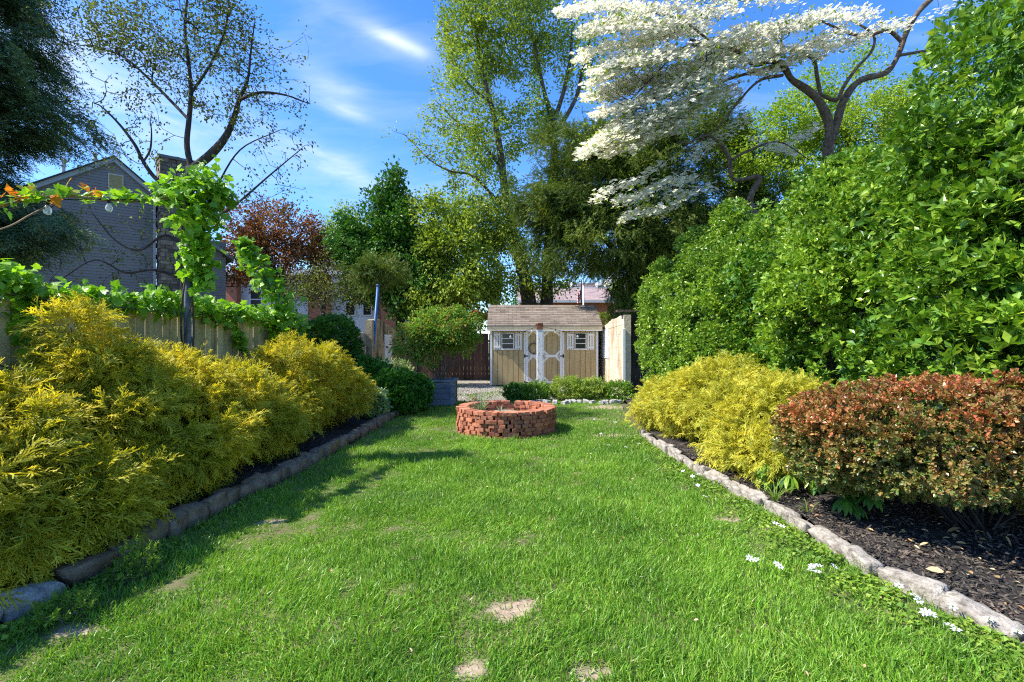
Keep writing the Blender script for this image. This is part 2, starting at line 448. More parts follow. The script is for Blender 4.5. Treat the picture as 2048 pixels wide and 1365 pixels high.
T_OVAL = [t_oval(rg.uniform(.42, .56), rg.uniform(.08, .25), rg.uniform(.0, .3)) for _ in range(5)]
T_OVALS = [t_oval(rg.uniform(.42, .56), rg.uniform(.08, .25), rg.uniform(.0, .3), (0, .5, 1)) for _ in range(5)]
T_SMALL = [t_small(rg.uniform(.45, .65), rg.uniform(.05, .3)) for _ in range(4)]
T_CLUS = [t_cluster(rg, 7, .5) for _ in range(6)]
T_CLUS_S = [t_cluster(rg, 9, .45, 1.0, .7, .42) for _ in range(6)]
T_ROSETTE = [t_cluster(rg, 6, .5, 1.3, .18, .8, lambda w_: T_OVALS[rg.randint(5)]) for _ in range(6)]
T_LOBED = [t_lobed()]
T_THREAD = [t_thread(rg, rg.randint(9, 13)) for _ in range(10)]
T_FAN = [t_conifer_fan(rg) for _ in range(5)]
T_YEW = [t_needles(rg, 14, .24, .35, .35, .045) for _ in range(6)]
T_ROUND = [t_cluster(rg, 9, .75, 1.0, .6, .45) for _ in range(6)]
T_FLOWER = [t_flower(4, .8, .1), t_flower(4, .9, .2), t_flower(4, .75, .02)]
T_STAR = [t_flower(6, .5, .05)]

# ------------------------------------------------------------------ trees and shrubs
def sample_blobs(blobs, n, rng, shell=.5, rough=.32, gaps=.85):
    """blobs: (cx,cy,cz, rx,ry,rz, weight)"""
    B = np.array([list(b)[:7] if len(b) >= 7 else list(b) + [1.0] for b in blobs], float)
    vol = B[:, 3] * B[:, 4] * B[:, 5] * B[:, 6]
    pick = rng.choice(len(B), n, p=vol / vol.sum())
    d = unit(rng.normal(size=(n, 3))); r = rng.rand(n) ** (1 / 3.0)
    r = shell + (1 - shell) * r if shell > 0 else r
    r = np.where(rng.rand(n) < .25, rng.rand(n) ** .5, r)
    if rough:
        r = r * (1 + rough * sinnoise(d + pick[:, None] * .7, 3.0, int(rng.randint(999)) if False else 7))
    off = d * r[:, None] * B[pick, 3:6]
    P = B[pick, :3] + off
    if gaps:
        f = 2.2 / B[:, 3:6].mean(); cl = sinnoise(P, f, 5) + .6 * sinnoise(P, f * 2.2, 6)
        k = rng.rand(n) < np.clip(.75 + gaps * cl, .03, 1); P = P[k]; d = d[k]
    return P, d
def grow(skel, targets, step, rng, rtip=.004, sag=.12):
    """skel: list of polylines [(x,y,z,r)...]. returns node arrays"""
    P = []; par = []; rad = []; isk = []
    for line in skel:
        prev = -1
        L0 = cat_spline(np.array(line, float), 4)
        if len(P):
            q = np.array(P); j = int(np.argmin(((q - L0[0, :3]) ** 2).sum(1))); prev = j
        for p in L0:
            P.append(p[:3]); par.append(prev); rad.append(p[3]); isk.append(True); prev = len(P) - 1
    A = np.zeros((len(P) + len(targets) * 14, 3)); A[:len(P)] = np.array(P); n = len(P)
    par = list(par); rad = list(rad)
    d0 = np.array([((A[:n] - t) ** 2).sum(1).min() for t in targets])
    tips = []
    for ti in np.argsort(d0):
        t = targets[ti]; q = A[:n] - t; dd = (q ** 2).sum(1)
        dd = dd + np.where(q[:, 2] > 0, q[:, 2] ** 2 * 1.5, 0)
        j = int(np.argmin(dd)); s = A[j].copy(); v = t - s; dist = np.linalg.norm(v)
        if dist < step * .4: tips.append(j); continue
        k = int(min(12, max(2, math.ceil(dist / step))))
        bend = rng.normal(size=3) * dist * .10; bend[2] -= sag * dist * .5
        prev = j
        for i in range(1, k + 1):
            u = i / k
            p = s + v * u + bend * math.sin(math.pi * u) + (rng.normal(size=3) * step * .07 if i < k else 0)
            A[n] = p; par.append(prev); rad.append(0); isk.append(False); prev = n; n += 1
        tips.append(prev)
    A = A[:n]; par = np.array(par); rad = np.array(rad, float); acc = np.zeros(n); hasch = np.zeros(n, bool)
    hasch[par[par >= 0]] = True
    acc[~hasch] = rtip ** 2.3
    for i in range(n - 1, -1, -1):
        if acc[i] == 0: acc[i] = rtip ** 2.3
        if par[i] >= 0: acc[par[i]] += acc[i]
    r = acc ** (1 / 2.3)
    r = np.where(np.array(isk), np.maximum(rad, 0.0), np.minimum(r, .05))
    for i in range(n):                       # a branch is never thicker than what it grows from
        if par[i] >= 0 and not isk[i]: r[i] = min(r[i], r[par[i]] * .9)
    return A, par, r, np.array(tips), np.array(isk)
def wood_mesh(A, par, r, rmin=0.0, k=5):
    idx = np.nonzero((par >= 0) & (r >= rmin))[0]
    a = A[par[idx]]; b = A[idx]; ra = np.minimum(r[par[idx]], r[idx] * 1.35); rb = r[idx]
    t = unit(b - a); up = np.where(np.abs(t[:, 2:3]) < .9, np.array([[0, 0, 1.0]]), np.array([[1.0, 0, 0]]))
    x = unit(np.cross(t, up)); y = np.cross(t, x)
    ang = np.arange(k) * 2 * math.pi / k
    ca = np.cos(ang)[None, :, None]; sa = np.sin(ang)[None, :, None]
    ring = x[:, None] * ca + y[:, None] * sa
    ext = t * rb[:, None] * .5
    v = np.concatenate([a[:, None] + ring * ra[:, None, None], (b + ext)[:, None] + ring * rb[:, None, None]], 1)
    base = (np.arange(len(idx)) * 2 * k)[:, None]
    f = []
    for j in range(k):
        f.append(np.concatenate([base + j, base + (j + 1) % k, base + k + (j + 1) % k, base + k + j], 1))
    return v.reshape(-1, 3), [np.concatenate(f)]
def leaves_at(P, n_per, spread, size, templates, rng, center=None, upn=.8, droop=.2, outw=.6):
    n = len(P) * n_per
    Q = np.repeat(P, n_per, axis=0) + rng.normal(size=(n, 3)) * spread
    d = rng.normal(size=(n, 3))
    if center is not None: d += unit(Q - center) * outw * 2
    d[:, 2] -= droop
    nn = rng.normal(size=(n, 3)) * .7; nn[:, 2] += upn
    return scatter(templates, Q, d, nn, size * rng.uniform(.7, 1.25, n), rng)
def make_tree(name, label, cat, skel, blobs, ntar, leafmat_, barkmat, seed, step=.35, n_per=10, spread=.22, size=.09,
              templates=None, group=None, rtip=.004, upn=.8, droop=.2, shell=.45, extra_targets=None, crown_name='crown', inner=1, gaps=.85):
    rng = R_(seed)
    T, _ = sample_blobs(blobs, int(ntar * 1.35), rng, shell, .32, gaps)
    if extra_targets is not None: T = np.vstack([T, extra_targets])
    A, par, r, tips, isk = grow(skel, T, step, rng, rtip)
    base = A[0].copy(); base[2] = max(0.0, base[2] * 0)
    root = empty(name, base, label, cat, group)
    mb = MB()
    for line in skel:
        s = cat_spline(np.array(line, float), 6)
        jit = sinnoise(s[:, :3], 3.0, seed) * .05
        mb.tube(s[:, :3], s[:, 3] * (1 + jit), 9)
    V1, F1 = np.concatenate(mb.v), [np.array(mb.f[4])]
    if mb.f[3]: F1.append(np.array(mb.f[3]))
    rr = r.copy(); p2 = par.copy(); p2[isk] = -1
    V2, F2 = wood_mesh(A, p2, rr)
    V, Fc = merge([(V1, F1), (V2, F2)])
    mesh_np('trunk', V, Fc, barkmat, root, True)
    ctr = np.array([b[:3] for b in blobs]).mean(0)
    node = np.nonzero(~isk & (r < rtip * 3.2))[0]
    use = np.concatenate([tips, node[rng.rand(len(node)) < inner * .35]])
    V, Fc = leaves_at(A[use], n_per, spread * .72, size, templates or T_SMALL, rng, ctr, upn, droop)
    mesh_np(crown_name, V, Fc, leafmat_, root)
    return root, A, par, r, tips
def shell_points(lobes, n, rng, seed, bumpy=.12, freq=4.0, depth=0.0, zmin=.02):
    """points on the outside of a union of ellipsoids; returns P, outward normal"""
    B = np.array(lobes, float); area = (B[:, 3] * B[:, 4] + B[:, 4] * B[:, 5] + B[:, 3] * B[:, 5])
    outP = []; outN = []; got = 0
    while got < n:
        m = int(n * 1.6) + 50
        pk = rng.choice(len(B), m, p=area / area.sum())
        d = unit(rng.normal(size=(m, 3)))
        rr = 1 + bumpy * sinnoise(d * 1.0 + B[pk, :3] * .7, freq, seed) * .6 - depth * rng.rand(m)
        P = B[pk, :3] + d * B[pk, 3:6] * rr[:, None]
        ok = P[:, 2] > zmin
        for j in range(len(B)):
            q = ((P - B[j, :3]) / B[j, 3:6]); inside = (q ** 2).sum(1) < (.86 - depth * .5) ** 2
            ok &= ~(inside & (pk != j))
        nn = unit(d / B[pk, 3:6])
        outP.append(P[ok]); outN.append(nn[ok]); got += ok.sum()
    return np.concatenate(outP)[:n], np.concatenate(outN)[:n]
def bough_points(lobes, K, per, rc, rng, seed, bumpy, freq, zmin):
    """clumped foliage: K bough ends on the shell, each a small dome of sprays"""
    C, Nn = shell_points(lobes, K, rng, seed, bumpy, freq, .22, zmin)
    n = K * per; i = np.repeat(np.arange(K), per)
    o = unit(rng.normal(size=(n, 3))); o = unit(o + Nn[i] * .75 + [0, 0, .25])
    R = rc * (rng.uniform(.65, 1.35, K))[i]
    P = C[i] + o * (R * rng.rand(n) ** .35)[:, None] * np.array([1, 1, .8]) - Nn[i] * (R * .5)[:, None]
    nn = unit(o * .8 + Nn[i] * .7)
    k = P[:, 2] > zmin
    return P[k], nn[k]
def stems_mesh(base, lobes, n, rng, r0=.02, frac=.8):
    mb = MB(); B = np.array(lobes, float)
    for i in range(n):
        b = B[rng.randint(len(B))]; d = unit(rng.normal(size=3)); d[2] = abs(d[2])
        tip = b[:3] + d * b[3:6] * frac
        s = np.array([base[0] + rng.normal() * .06, base[1] + rng.normal() * .06, 0])
        mid = s * .55 + tip * .45 + rng.normal(size=3) * .04; mid[2] = tip[2] * .6
        p = cat_spline([s, mid, tip], 5)
        mb.tube(p, np.linspace(r0 * rng.uniform(.6, 1), .004, len(p)), 6)
    return mb
def make_shrub(name, label, cat, base, lobes, n, mat, seed, size=.1, templates=None, group=None, bumpy=.12, freq=4.0, depth=.25,
               up=.3, droop=0.0, nup=.6, nstem=14, r0=.02, barkm='bark', inner_mat=None, inner_n=0, zmin=.03, rnd=.5, bough=None):
    rng = R_(seed)
    root = empty(name, (base[0], base[1], 0), label, cat, group)
    if bough: P, Nn = bough_points(lobes, max(6, int(n / bough[0])), bough[0], bough[1], rng, seed, bumpy, freq, zmin)
    else: P, Nn = shell_points(lobes, n, rng, seed, bumpy, freq, depth, zmin)
    n = len(P)
    D = Nn + rng.normal(size=P.shape) * rnd; D[:, 2] += up
    NN = Nn * .6 + rng.normal(size=P.shape) * .45; NN[:, 2] += nup
    V, Fc = scatter(templates or T_CLUS, P, D, NN, size * rng.uniform(.7, 1.25, n), rng)
    mesh_np('foliage', V, Fc, mat, root)
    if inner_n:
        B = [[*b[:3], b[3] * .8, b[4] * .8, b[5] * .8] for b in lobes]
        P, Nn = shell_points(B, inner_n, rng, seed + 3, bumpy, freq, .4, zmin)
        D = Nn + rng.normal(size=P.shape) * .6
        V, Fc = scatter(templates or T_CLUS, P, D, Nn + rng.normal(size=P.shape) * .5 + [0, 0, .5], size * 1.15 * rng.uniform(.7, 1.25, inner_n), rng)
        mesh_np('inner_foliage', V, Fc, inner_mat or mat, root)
    if nstem:
        stems_mesh(base, lobes, nstem, rng, r0).build('stem', M[barkm], root, True)
    return root
exec_order = []
# ================================================================== SETTING
def sheet(name, poly, z, mat, sub=None, bumpz=0.0, seed=1, label=None):
    """poly: list of (x,y); flat sheet, optionally as a fine bumpy grid clipped to left/right borders"""
    if sub is None:
        V = [[x, y, z] for x, y in poly]
        mb = MB(); mb.add(V, [tuple(range(len(V)))])
        o = mb.build(name, mat)
    else:
        ys, xl, xr, nx = sub
        V = []; f = []
        for j, y in enumerate(ys):
            for i in range(nx + 1):
                x = xl[j] + (xr[j] - xl[j]) * i / nx
                V.append([x, y, z])
        V = np.array(V); V[:, 2] += bumpz * sinnoise(V, 9, seed) * .5 + bumpz * .5 * sinnoise(V, 25, seed + 1) * .5
        for j in range(len(ys) - 1):
            for i in range(nx):
                a = j * (nx + 1) + i; f.append((a, a + 1, a + nx + 2, a + nx + 1))
        o = mesh_np(name, V, [np.array(f)], mat, None, True)
    tag(o, label, None, None, 'structure')
    return o
M['ground'] = surf('ground_earth', [(.05, .045, .03), (.08, .10, .03), (.12, .10, .06), (.06, .10, .02)], .8, .95, .5, .02)
M['lawn'] = surf('lawn_soil', [(.05, .07, .02), (.09, .13, .025), (.16, .125, .075), (.07, .12, .02)], 3.5, .95, .6, .02)
M['mulch'] = surf('black_mulch', [(.016, .014, .014), (.05, .042, .040), (.09, .078, .072)], 28, .9, 1.0, .02)
M['gravel'] = surf('gravel_earth', [(.13, .11, .08), (.22, .20, .16), (.32, .30, .26), (.16, .17, .07)], 6, .95, .9, .03)
M['dirt'] = surf('bare_dirt', [(.20, .14, .09), (.34, .26, .18), (.45, .36, .26)], 20, .95, .8, .02)
sheet('ground', [(-300, -100), (300, -100), (300, 500), (-300, 500)], -0.012, M['ground'])
# lawn borders (x of the inner face of the stone edging)
LY = np.array([0.5, 1.9, 2.82, 4.47, 6.3, 7.9, 10.8, 12.5]); LX = np.array([-3.1, -3.0, -2.84, -2.74, -2.56, -2.5, -2.42, -2.6])
RY = np.array([0.5, 1.9, 2.59, 3.35, 4.6, 5.97, 8.1, 10.5, 12.5]); RX = np.array([3.0, 2.85, 2.65, 2.43, 2.40, 2.22, 2.15, 2.4, 2.75])
def lx(y): return np.interp(y, LY, LX)
def rx(y): return np.interp(y, RY, RX)
ys = np.concatenate([np.arange(.4, 13.2, .12)])
sheet('gravel_yard', [(-4.3, 13.1), (3.3, 13.1), (3.3, 20.5), (-4.3, 20.5)], -0.004, M['gravel'])
sheet('mulch_bed', None, 0.05, M['mulch'], (ys, np.full(len(ys), -4.5), lx(ys) - .12, 24), .03, 5)
sheet('mulch_bed', None, 0.07, M['mulch'], (ys, rx(ys) + .12, np.full(len(ys), 6.2), 40), .035, 6)
# ---- bare patches in the lawn: px,py, radius m
def G(px, py):
    Y = CH * F / (py - 682); return np.array([(px - 1024) / F * Y, Y])
BARE = [(G(1018, 1222), .10, .075), (G(945, 1345), .07, .04), (G(1175, 1345), .08, .03), (G(1225, 872), .22, .10), (G(545, 1045), .10, .05), (G(150, 1262), .10, .03), (G(1150, 948), .06, .03), (G(1420, 935), .10, .04), (G(1215, 815), .5, .2), (G(1190, 838), .2, .08), (G(1450, 1040), .12, .03), (G(1545, 1060), .12, .04)]
def bare_mask(P):
    """1 where the soil lies bare, 0 under turf"""
    q = np.c_[P[:, :2], P[:, 0] * 0]; wob = .35 * sinnoise(q, 14, 61) + .25 * sinnoise(q, 35, 62)
    m = np.zeros(len(P))
    for c, a_, b_ in BARE:
        d = np.sqrt((((P[:, :2] - c) / [a_ * 1.15, b_ * 1.6]) ** 2).sum(1)) + wob
        m = np.maximum(m, np.clip((1.35 - d) / .6, 0, 1))
    return m
ysf = np.arange(.4, 13.2, .04)
lawn = sheet('lawn', None, 0.0, M['lawn'], (ysf, lx(ysf), rx(ysf), 130), .012, 3)
_co = np.zeros(len(lawn.data.vertices) * 3); lawn.data.vertices.foreach_get('co', _co)
_at = lawn.data.attributes.new('bare', 'FLOAT', 'POINT'); _at.data.foreach_set('value', bare_mask(_co.reshape(-1, 3)).astype(np.float32))
_t = M['lawn'].node_tree; _b = _t.nodes['Principled BSDF']; _c = _b.inputs['Base Color'].links[0].from_socket
_a = _t.nodes.new('ShaderNodeAttribute'); _a.attribute_name = 'bare'
_d = ramp(_t, noise(_t, coords(_t), 22, 7, .7), [(.3, (.20, .14, .09)), (.5, (.34, .26, .18)), (.7, (.45, .36, .26))])
_t.links.new(mixrgb(_t, _a.outputs['Fac'], _c, _d), _b.inputs['Base Color'])

# ---- grass
def grass():
    rng = R_(21)
    T = blade_templates(rng)
    PX = []
    for (y0, y1, dens) in ((1.75, 2.6, 17000), (2.6, 3.8, 14000), (3.8, 5.5, 10000), (5.5, 8, 6500), (8, 13.1, 3200)):
        xw0 = -3.1; xw1 = 3.0
        n = int((y1 - y0) * (xw1 - xw0) * dens)
        p = np.stack([rng.uniform(xw0, xw1, n), rng.uniform(y0, y1, n)], 1)
        vis = np.abs(p[:, 0]) < p[:, 1] * 1.06 + .1
        PX.append(p[vis])
    P = np.concatenate(PX)
    # clumping
    cl = sinnoise(np.c_[P, P[:, 0] * 0], 7, 4) + .6 * sinnoise(np.c_[P, P[:, 0] * 0], 19, 5)
    keep = rng.rand(len(P)) < np.clip(.78 + .22 * cl, .25, 1)
    ok = (P[:, 0] > lx(P[:, 1]) + .0 + .06 * rng.rand(len(P))) & (P[:, 0] < rx(P[:, 1]) - .0 - .04 * rng.rand(len(P)))
    bm_ = bare_mask(P); ok &= rng.rand(len(P)) > bm_ * .86
    pit = ((P - [-.1, 9.0]) ** 2).sum(1) < .94 ** 2
    ok &= ~pit
    # thin and weedy along the right border
    edge = (rx(P[:, 1]) - P[:, 0]); ok &= ~((edge < .55) & (rng.rand(len(P)) < .5 - .6 * edge))
    edge = (P[:, 0] - lx(P[:, 1])); ok &= ~((edge < .4) & (rng.rand(len(P)) < .4))
    P = P[ok & keep]; n = len(P)
    hn = .5 * sinnoise(np.c_[P, P[:, 0] * 0], 2.0, 7) + .5 * sinnoise(np.c_[P, P[:, 0] * 0], 6, 8)
    tuft = sinnoise(np.c_[P, P[:, 0] * 0], 13, 9)
    H = (.056 + .022 * hn + .016 * tuft) * rng.uniform(.45, 1.35, n)
    long = rng.rand(n) < .02; H[long] *= 1.7
    H = np.clip(H, .018, .15)
    spot = sinnoise(np.c_[P, P[:, 0] * 0], 3.2, 91) + .6 * sinnoise(np.c_[P, P[:, 0] * 0], 9, 92)
    H *= 1 + .22 * np.clip(spot, -1.5, 1.5)
    a = rng.uniform(0, 2 * math.pi, n)
    D = np.zeros((n, 3)); D[:, 2] = 1  # blade template grows along z
    # frames: local z is up, local y the bending direction
    fld = np.c_[sinnoise(np.c_[P, P[:, 0] * 0], 5, 71), sinnoise(np.c_[P, P[:, 0] * 0], 5, 72)]
    lean = rng.normal(size=(n, 2)) * .38 + fld * .3
    z = unit(np.c_[lean, np.ones(n)]); y = unit(np.cross(z, np.c_[np.cos(a), np.sin(a), 0 * a])); x = np.cross(y, z)
    Mx = np.stack([x, y, z], 2)
    pick = rng.randint(0, len(T), n); Vs = []; Fs = []; off = 0
    wfac = .055 / H * (1 + .05 * P[:, 1])   # keep blade width steady when blades are short
    for ti, (tv, tf) in enumerate(T):
        idx = np.nonzero(pick == ti)[0]
        tvv = np.repeat(tv[None], len(idx), 0); tvv[:, :, 0] *= wfac[idx][:, None]
        v = np.einsum('nij,nvj->nvi', Mx[idx], tvv) * H[idx, None, None] + np.c_[P[idx], np.zeros(len(idx))][:, None]
        Vs.append(v.reshape(-1, 3)); Fs.append((tf[0][None] + (off + np.arange(len(idx)) * 5)[:, None, None]).reshape(-1, 3)); off += len(idx) * 5
    g = leafmat('grass_blade', [(.13, .31, .03), (.21, .44, .04), (.16, .37, .035), (.27, .50, .055), (.08, .22, .02), (.38, .46, .12), (.18, .41, .04), (.32, .54, .07), (.09, .25, .025)], .4, .35, .9, .4, (1.15, 1.15, .6), .28)
    o = mesh_np('grass', np.concatenate(Vs), Fs, g)
    tag(o, 'bright green spring lawn of fine uneven grass blades', 'grass', None, 'stuff')
grass()
def leaf_litter():
    rng = R_(31)
    # ground ivy and clover along the right border and lower left corner
    n = 6500
    y = 1.8 + 6.5 * rng.rand(n) ** 1.5; e = np.abs(rng.normal(size=n)) * .2
    P = np.c_[rx(y) - .04 - e, y, .02 + .03 * rng.rand(n)]
    n2 = 1600; y2 = 1.8 + 3.2 * rng.rand(n2) ** 1.6; e2 = np.abs(rng.normal(size=n2)) * .12
    P = np.r_[P, np.c_[lx(y2) + .05 + e2, y2, .02 + .03 * rng.rand(n2)]]
    cl = sinnoise(np.c_[P[:, :2], P[:, 0] * 0], 8, 14); P = P[cl > -.5]
    n = len(P)
    V, Fc = scatter([t_small(.95, .1), t_small(1.1, .2)], P, np.c_[rng.normal(size=(n, 2)), rng.rand(n) * .6], np.c_[rng.normal(size=(n, 2)) * .35, np.ones(n)], .028 * rng.uniform(.6, 1.3, n), rng)
    tag(mesh_np('ground_ivy', V, Fc, M['clover']), 'low round leaved ground ivy creeping along the lawn borders', 'ground cover', None, 'stuff')
    # mulch chips
    n = 26000
    y = 1.9 + 5.5 * rng.rand(n) ** 1.4
    x = np.where(rng.rand(n) < .8, rx(y) + .1 + rng.rand(n) * 1.9, lx(y) - .1 - rng.rand(n) * .8)
    P = np.c_[x, y, np.where(x > 0, .085, .06) + .012 * rng.rand(n)]
    chip = [(np.array([[-.18, 0, 0], [.18, .05, .03], [.14, 1, .06], [-.12, .95, 0], [0, .5, .16]]), [np.array([(0, 1, 4), (1, 2, 4), (2, 3, 4), (3, 0, 4)])])]
    V, Fc = scatter(chip, P, np.c_[rng.normal(size=(n, 2)), rng.normal(size=n) * .25], np.c_[rng.normal(size=(n, 2)) * .5, np.ones(n)], .032 * rng.uniform(.4, 1.5, n), rng)
    m = leafmat('mulch_chip', [(.018, .016, .016), (.05, .044, .042), (.09, .08, .075), (.14, .115, .10)], .85, 0, 4, .2)
    tag(mesh_np('mulch_chips', V, Fc, m), 'shredded black bark mulch covering the planting beds', 'mulch', None, 'stuff')
    # fallen leaves
    n = 420
    y = 2.0 + 3.6 * rng.rand(n) ** 1.1; x = rx(y) + .15 + rng.rand(n) ** .8 * 2.2
    P = np.c_[x, y, .10 + .02 * rng.rand(n)]
    P = np.r_[P, np.c_[rng.uniform(-2.2, 2.3, 60), rng.uniform(2, 9, 60), .05 + .02 * rng.rand(60)]]; n = len(P)
    S = np.where(rng.rand(n) < .25, .085, .038) * rng.uniform(.6, 1.2, n); S[-60:] = .03
    V, Fc = scatter([t_oval(.42, .4, .25), t_oval(.5, .3, -.2)], P, np.c_[rng.normal(size=(n, 2)), rng.normal(size=n) * .15], np.c_[rng.normal(size=(n, 2)) * .4, np.ones(n)], S, rng)
    tag(mesh_np('fallen_leaves', V, Fc, M['dead_leaf']), 'dry tan leaves scattered on the dark mulch', 'leaf litter', None, 'stuff')
    # pebbles on the gravel yard
    n = 5200
    P = np.c_[rng.uniform(-3.2, 3, n), 13.1 + rng.rand(n) * 5.5, np.full(n, .0)]
    V, Fc = scatter([(np.array([[-.5, 0, 0], [0, -.5, 0], [.5, 0, 0], [0, .5, 0], [.05, .05, .45]]), [np.array([(0, 1, 4), (1, 2, 4), (2, 3, 4), (3, 0, 4)])])], P, np.c_[rng.normal(size=(n, 2)), np.zeros(n)], np.tile([0, 0, 1.0], (n, 1)), .05 * rng.uniform(.4, 1.4, n), rng)
    tag(mesh_np('pebbles', V, Fc, surf('pebble', [(.2, .18, .15), (.4, .38, .34)], 9, .9, .2, .01, island=.4)), 'grey pebbles strewn over the yard before the shed', 'gravel', None, 'stuff')
    n = 5200
    P = np.c_[rng.uniform(-3.2, 3, n), 13.0 + rng.rand(n) * 5.0, np.full(n, .0)]
    P = P[sinnoise(P, 3, 44) > .1]; n = len(P)
    V, Fc = scatter([t_small(.5, .3), t_small(.25, .3)], P, np.c_[rng.normal(size=(n, 2)), rng.rand(n) * 1.2], np.c_[rng.normal(size=(n, 2)), np.ones(n)], .07 * rng.uniform(.5, 1.3, n), rng)
    tag(mesh_np('weeds', V, Fc, M['clover']), 'thin weeds coming up between the pebbles before the shed', 'weeds', None, 'stuff')
leaf_litter()

# ---- edging stones
M['stone_left'] = surf('edging_stone_brown', [(.10, .07, .045), (.23, .165, .11), (.34, .26, .19)], 9, .9, .8, .02, island=.25)
M['stone_right'] = surf('edging_stone_grey', [(.10, .09, .07), (.27, .24, .20), (.42, .385, .33), (.20, .19, .13)], 13, .9, .8, .02, island=.2)
M['stone_pale'] = surf('edging_stone_pale', [(.18, .17, .15), (.40, .38, .36), (.58, .56, .53)], 9, .85, .8, .02)
def stone_obj(name, c, size, yaw, mat, seed, sq=.8):
    r = R_(seed); import bmesh
    bm = bmesh.new(); bmesh.ops.create_cube(bm, size=2)
    bmesh.ops.subdivide_edges(bm, edges=bm.edges[:], cuts=6, use_grid_fill=True)
    V = np.array([v.co[:] for v in bm.verts])
    sph = unit(V); V = V * sq + sph * (1 - sq) * 1.15
    V *= 1 + .11 * sinnoise(V + seed, 1.6, seed)[:, None] + .045 * sinnoise(V + seed, 5, seed + 1)[:, None] + .02 * sinnoise(V + seed, 12, seed + 2)[:, None]
    V *= np.array(size) / 2; tl = r.normal() * .09; V[:, 2] += V[:, 1] * tl + V[:, 0] * r.normal() * .15
    ca, sa = math.cos(yaw), math.sin(yaw)
    X = V[:, 0] * ca - V[:, 1] * sa; Yv = V[:, 0] * sa + V[:, 1] * ca
    for v, x, y, z in zip(bm.verts, X, Yv, V[:, 2]): v.co = (x, y, z)
    me = bpy.data.meshes.new(name); bm.to_mesh(me); bm.free(); me.materials.append(mat)
    for p in me.polygons: p.use_smooth = True
    o = bpy.data.objects.new(name, me); COL.objects.link(o); o.location = (c[0], c[1], c[2])
    return o
ORD = 'first second third fourth fifth sixth seventh eighth ninth tenth eleventh twelfth thirteenth fourteenth fifteenth sixteenth seventeenth eighteenth nineteenth twentieth'.split()
def ordw(i):
    if i < 20: return ORD[i]
    t, u = divmod(i + 1, 10); T = {2: 'twent', 3: 'thirt', 4: 'fort', 5: 'fift', 6: 'sixt'}[t]
    return T + 'ieth' if u == 0 else T + 'y ' + ORD[u - 1]
def edging():
    y = 1.75; i = 0
    while y < 12.6:
        ln = .34 + .08 * math.sin(i * 2.3) if y < 3.6 else .22 + .05 * math.sin(i * 1.7)
        yc = y + ln / 2; a = math.atan2(lx(yc + .1) - lx(yc - .1), .2)
        o = stone_obj('edging_stone', (lx(yc) - .08, yc, .055), (.17 + .03 * math.sin(i * 3.1), ln * .97, .17 + .03 * math.sin(i * 5.7)), -a, M['stone_pale'] if i in (2, 3) else M['stone_left'], 100 + i)
        lab = ('pale' if i in (2, 3) else 'brown') + ' edging stone along the left golden shrubs, ' + ordw(i) + ' from the camera end'
        tag(o, lab, 'stone', 'edging stones along the left bed')
        y += ln + .014; i += 1
    y = 1.9; i = 0
    while y < 8.6:
        ln = .34 + .09 * math.sin(i * 2.7 + 1) if y < 6 else .3
        yc = y + ln / 2; a = math.atan2(rx(yc + .1) - rx(yc - .1), .2)
        o = stone_obj('edging_stone', (rx(yc) + .05 + .012 * math.sin(i * 2.9), yc, .032 + .008 * math.sin(i * 5.1)), (.125 + .025 * math.sin(i * 3.9), ln * .98, .13 + .02 * math.sin(i * 4.7)), -a, M['stone_right'], 300 + i, .7)
        lab = 'light grey edging stone of the right mulch bed, ' + ordw(i) + ' from the camera end'
        tag(o, lab, 'stone', 'edging stones along the right bed')
        y += ln + .012; i += 1
    rng = R_(77)
    for i in range(15):
        px = 1062 + i * 12.5 + rng.normal() * 3; Y = 12.75 + .12 * math.sin(i)
        o = stone_obj('white_rock', ((px - 1024) / F * Y, Y, .035), (.14 + .04 * rng.rand(), .12, .10 + .03 * rng.rand()), rng.rand() * 3, M['stone_pale'], 500 + i)
        tag(o, 'whitish rock below the low shrubs before the shed, ' + ordw(i) + ' from the left', 'rock', 'whitish rocks below the low shrubs')
edging()

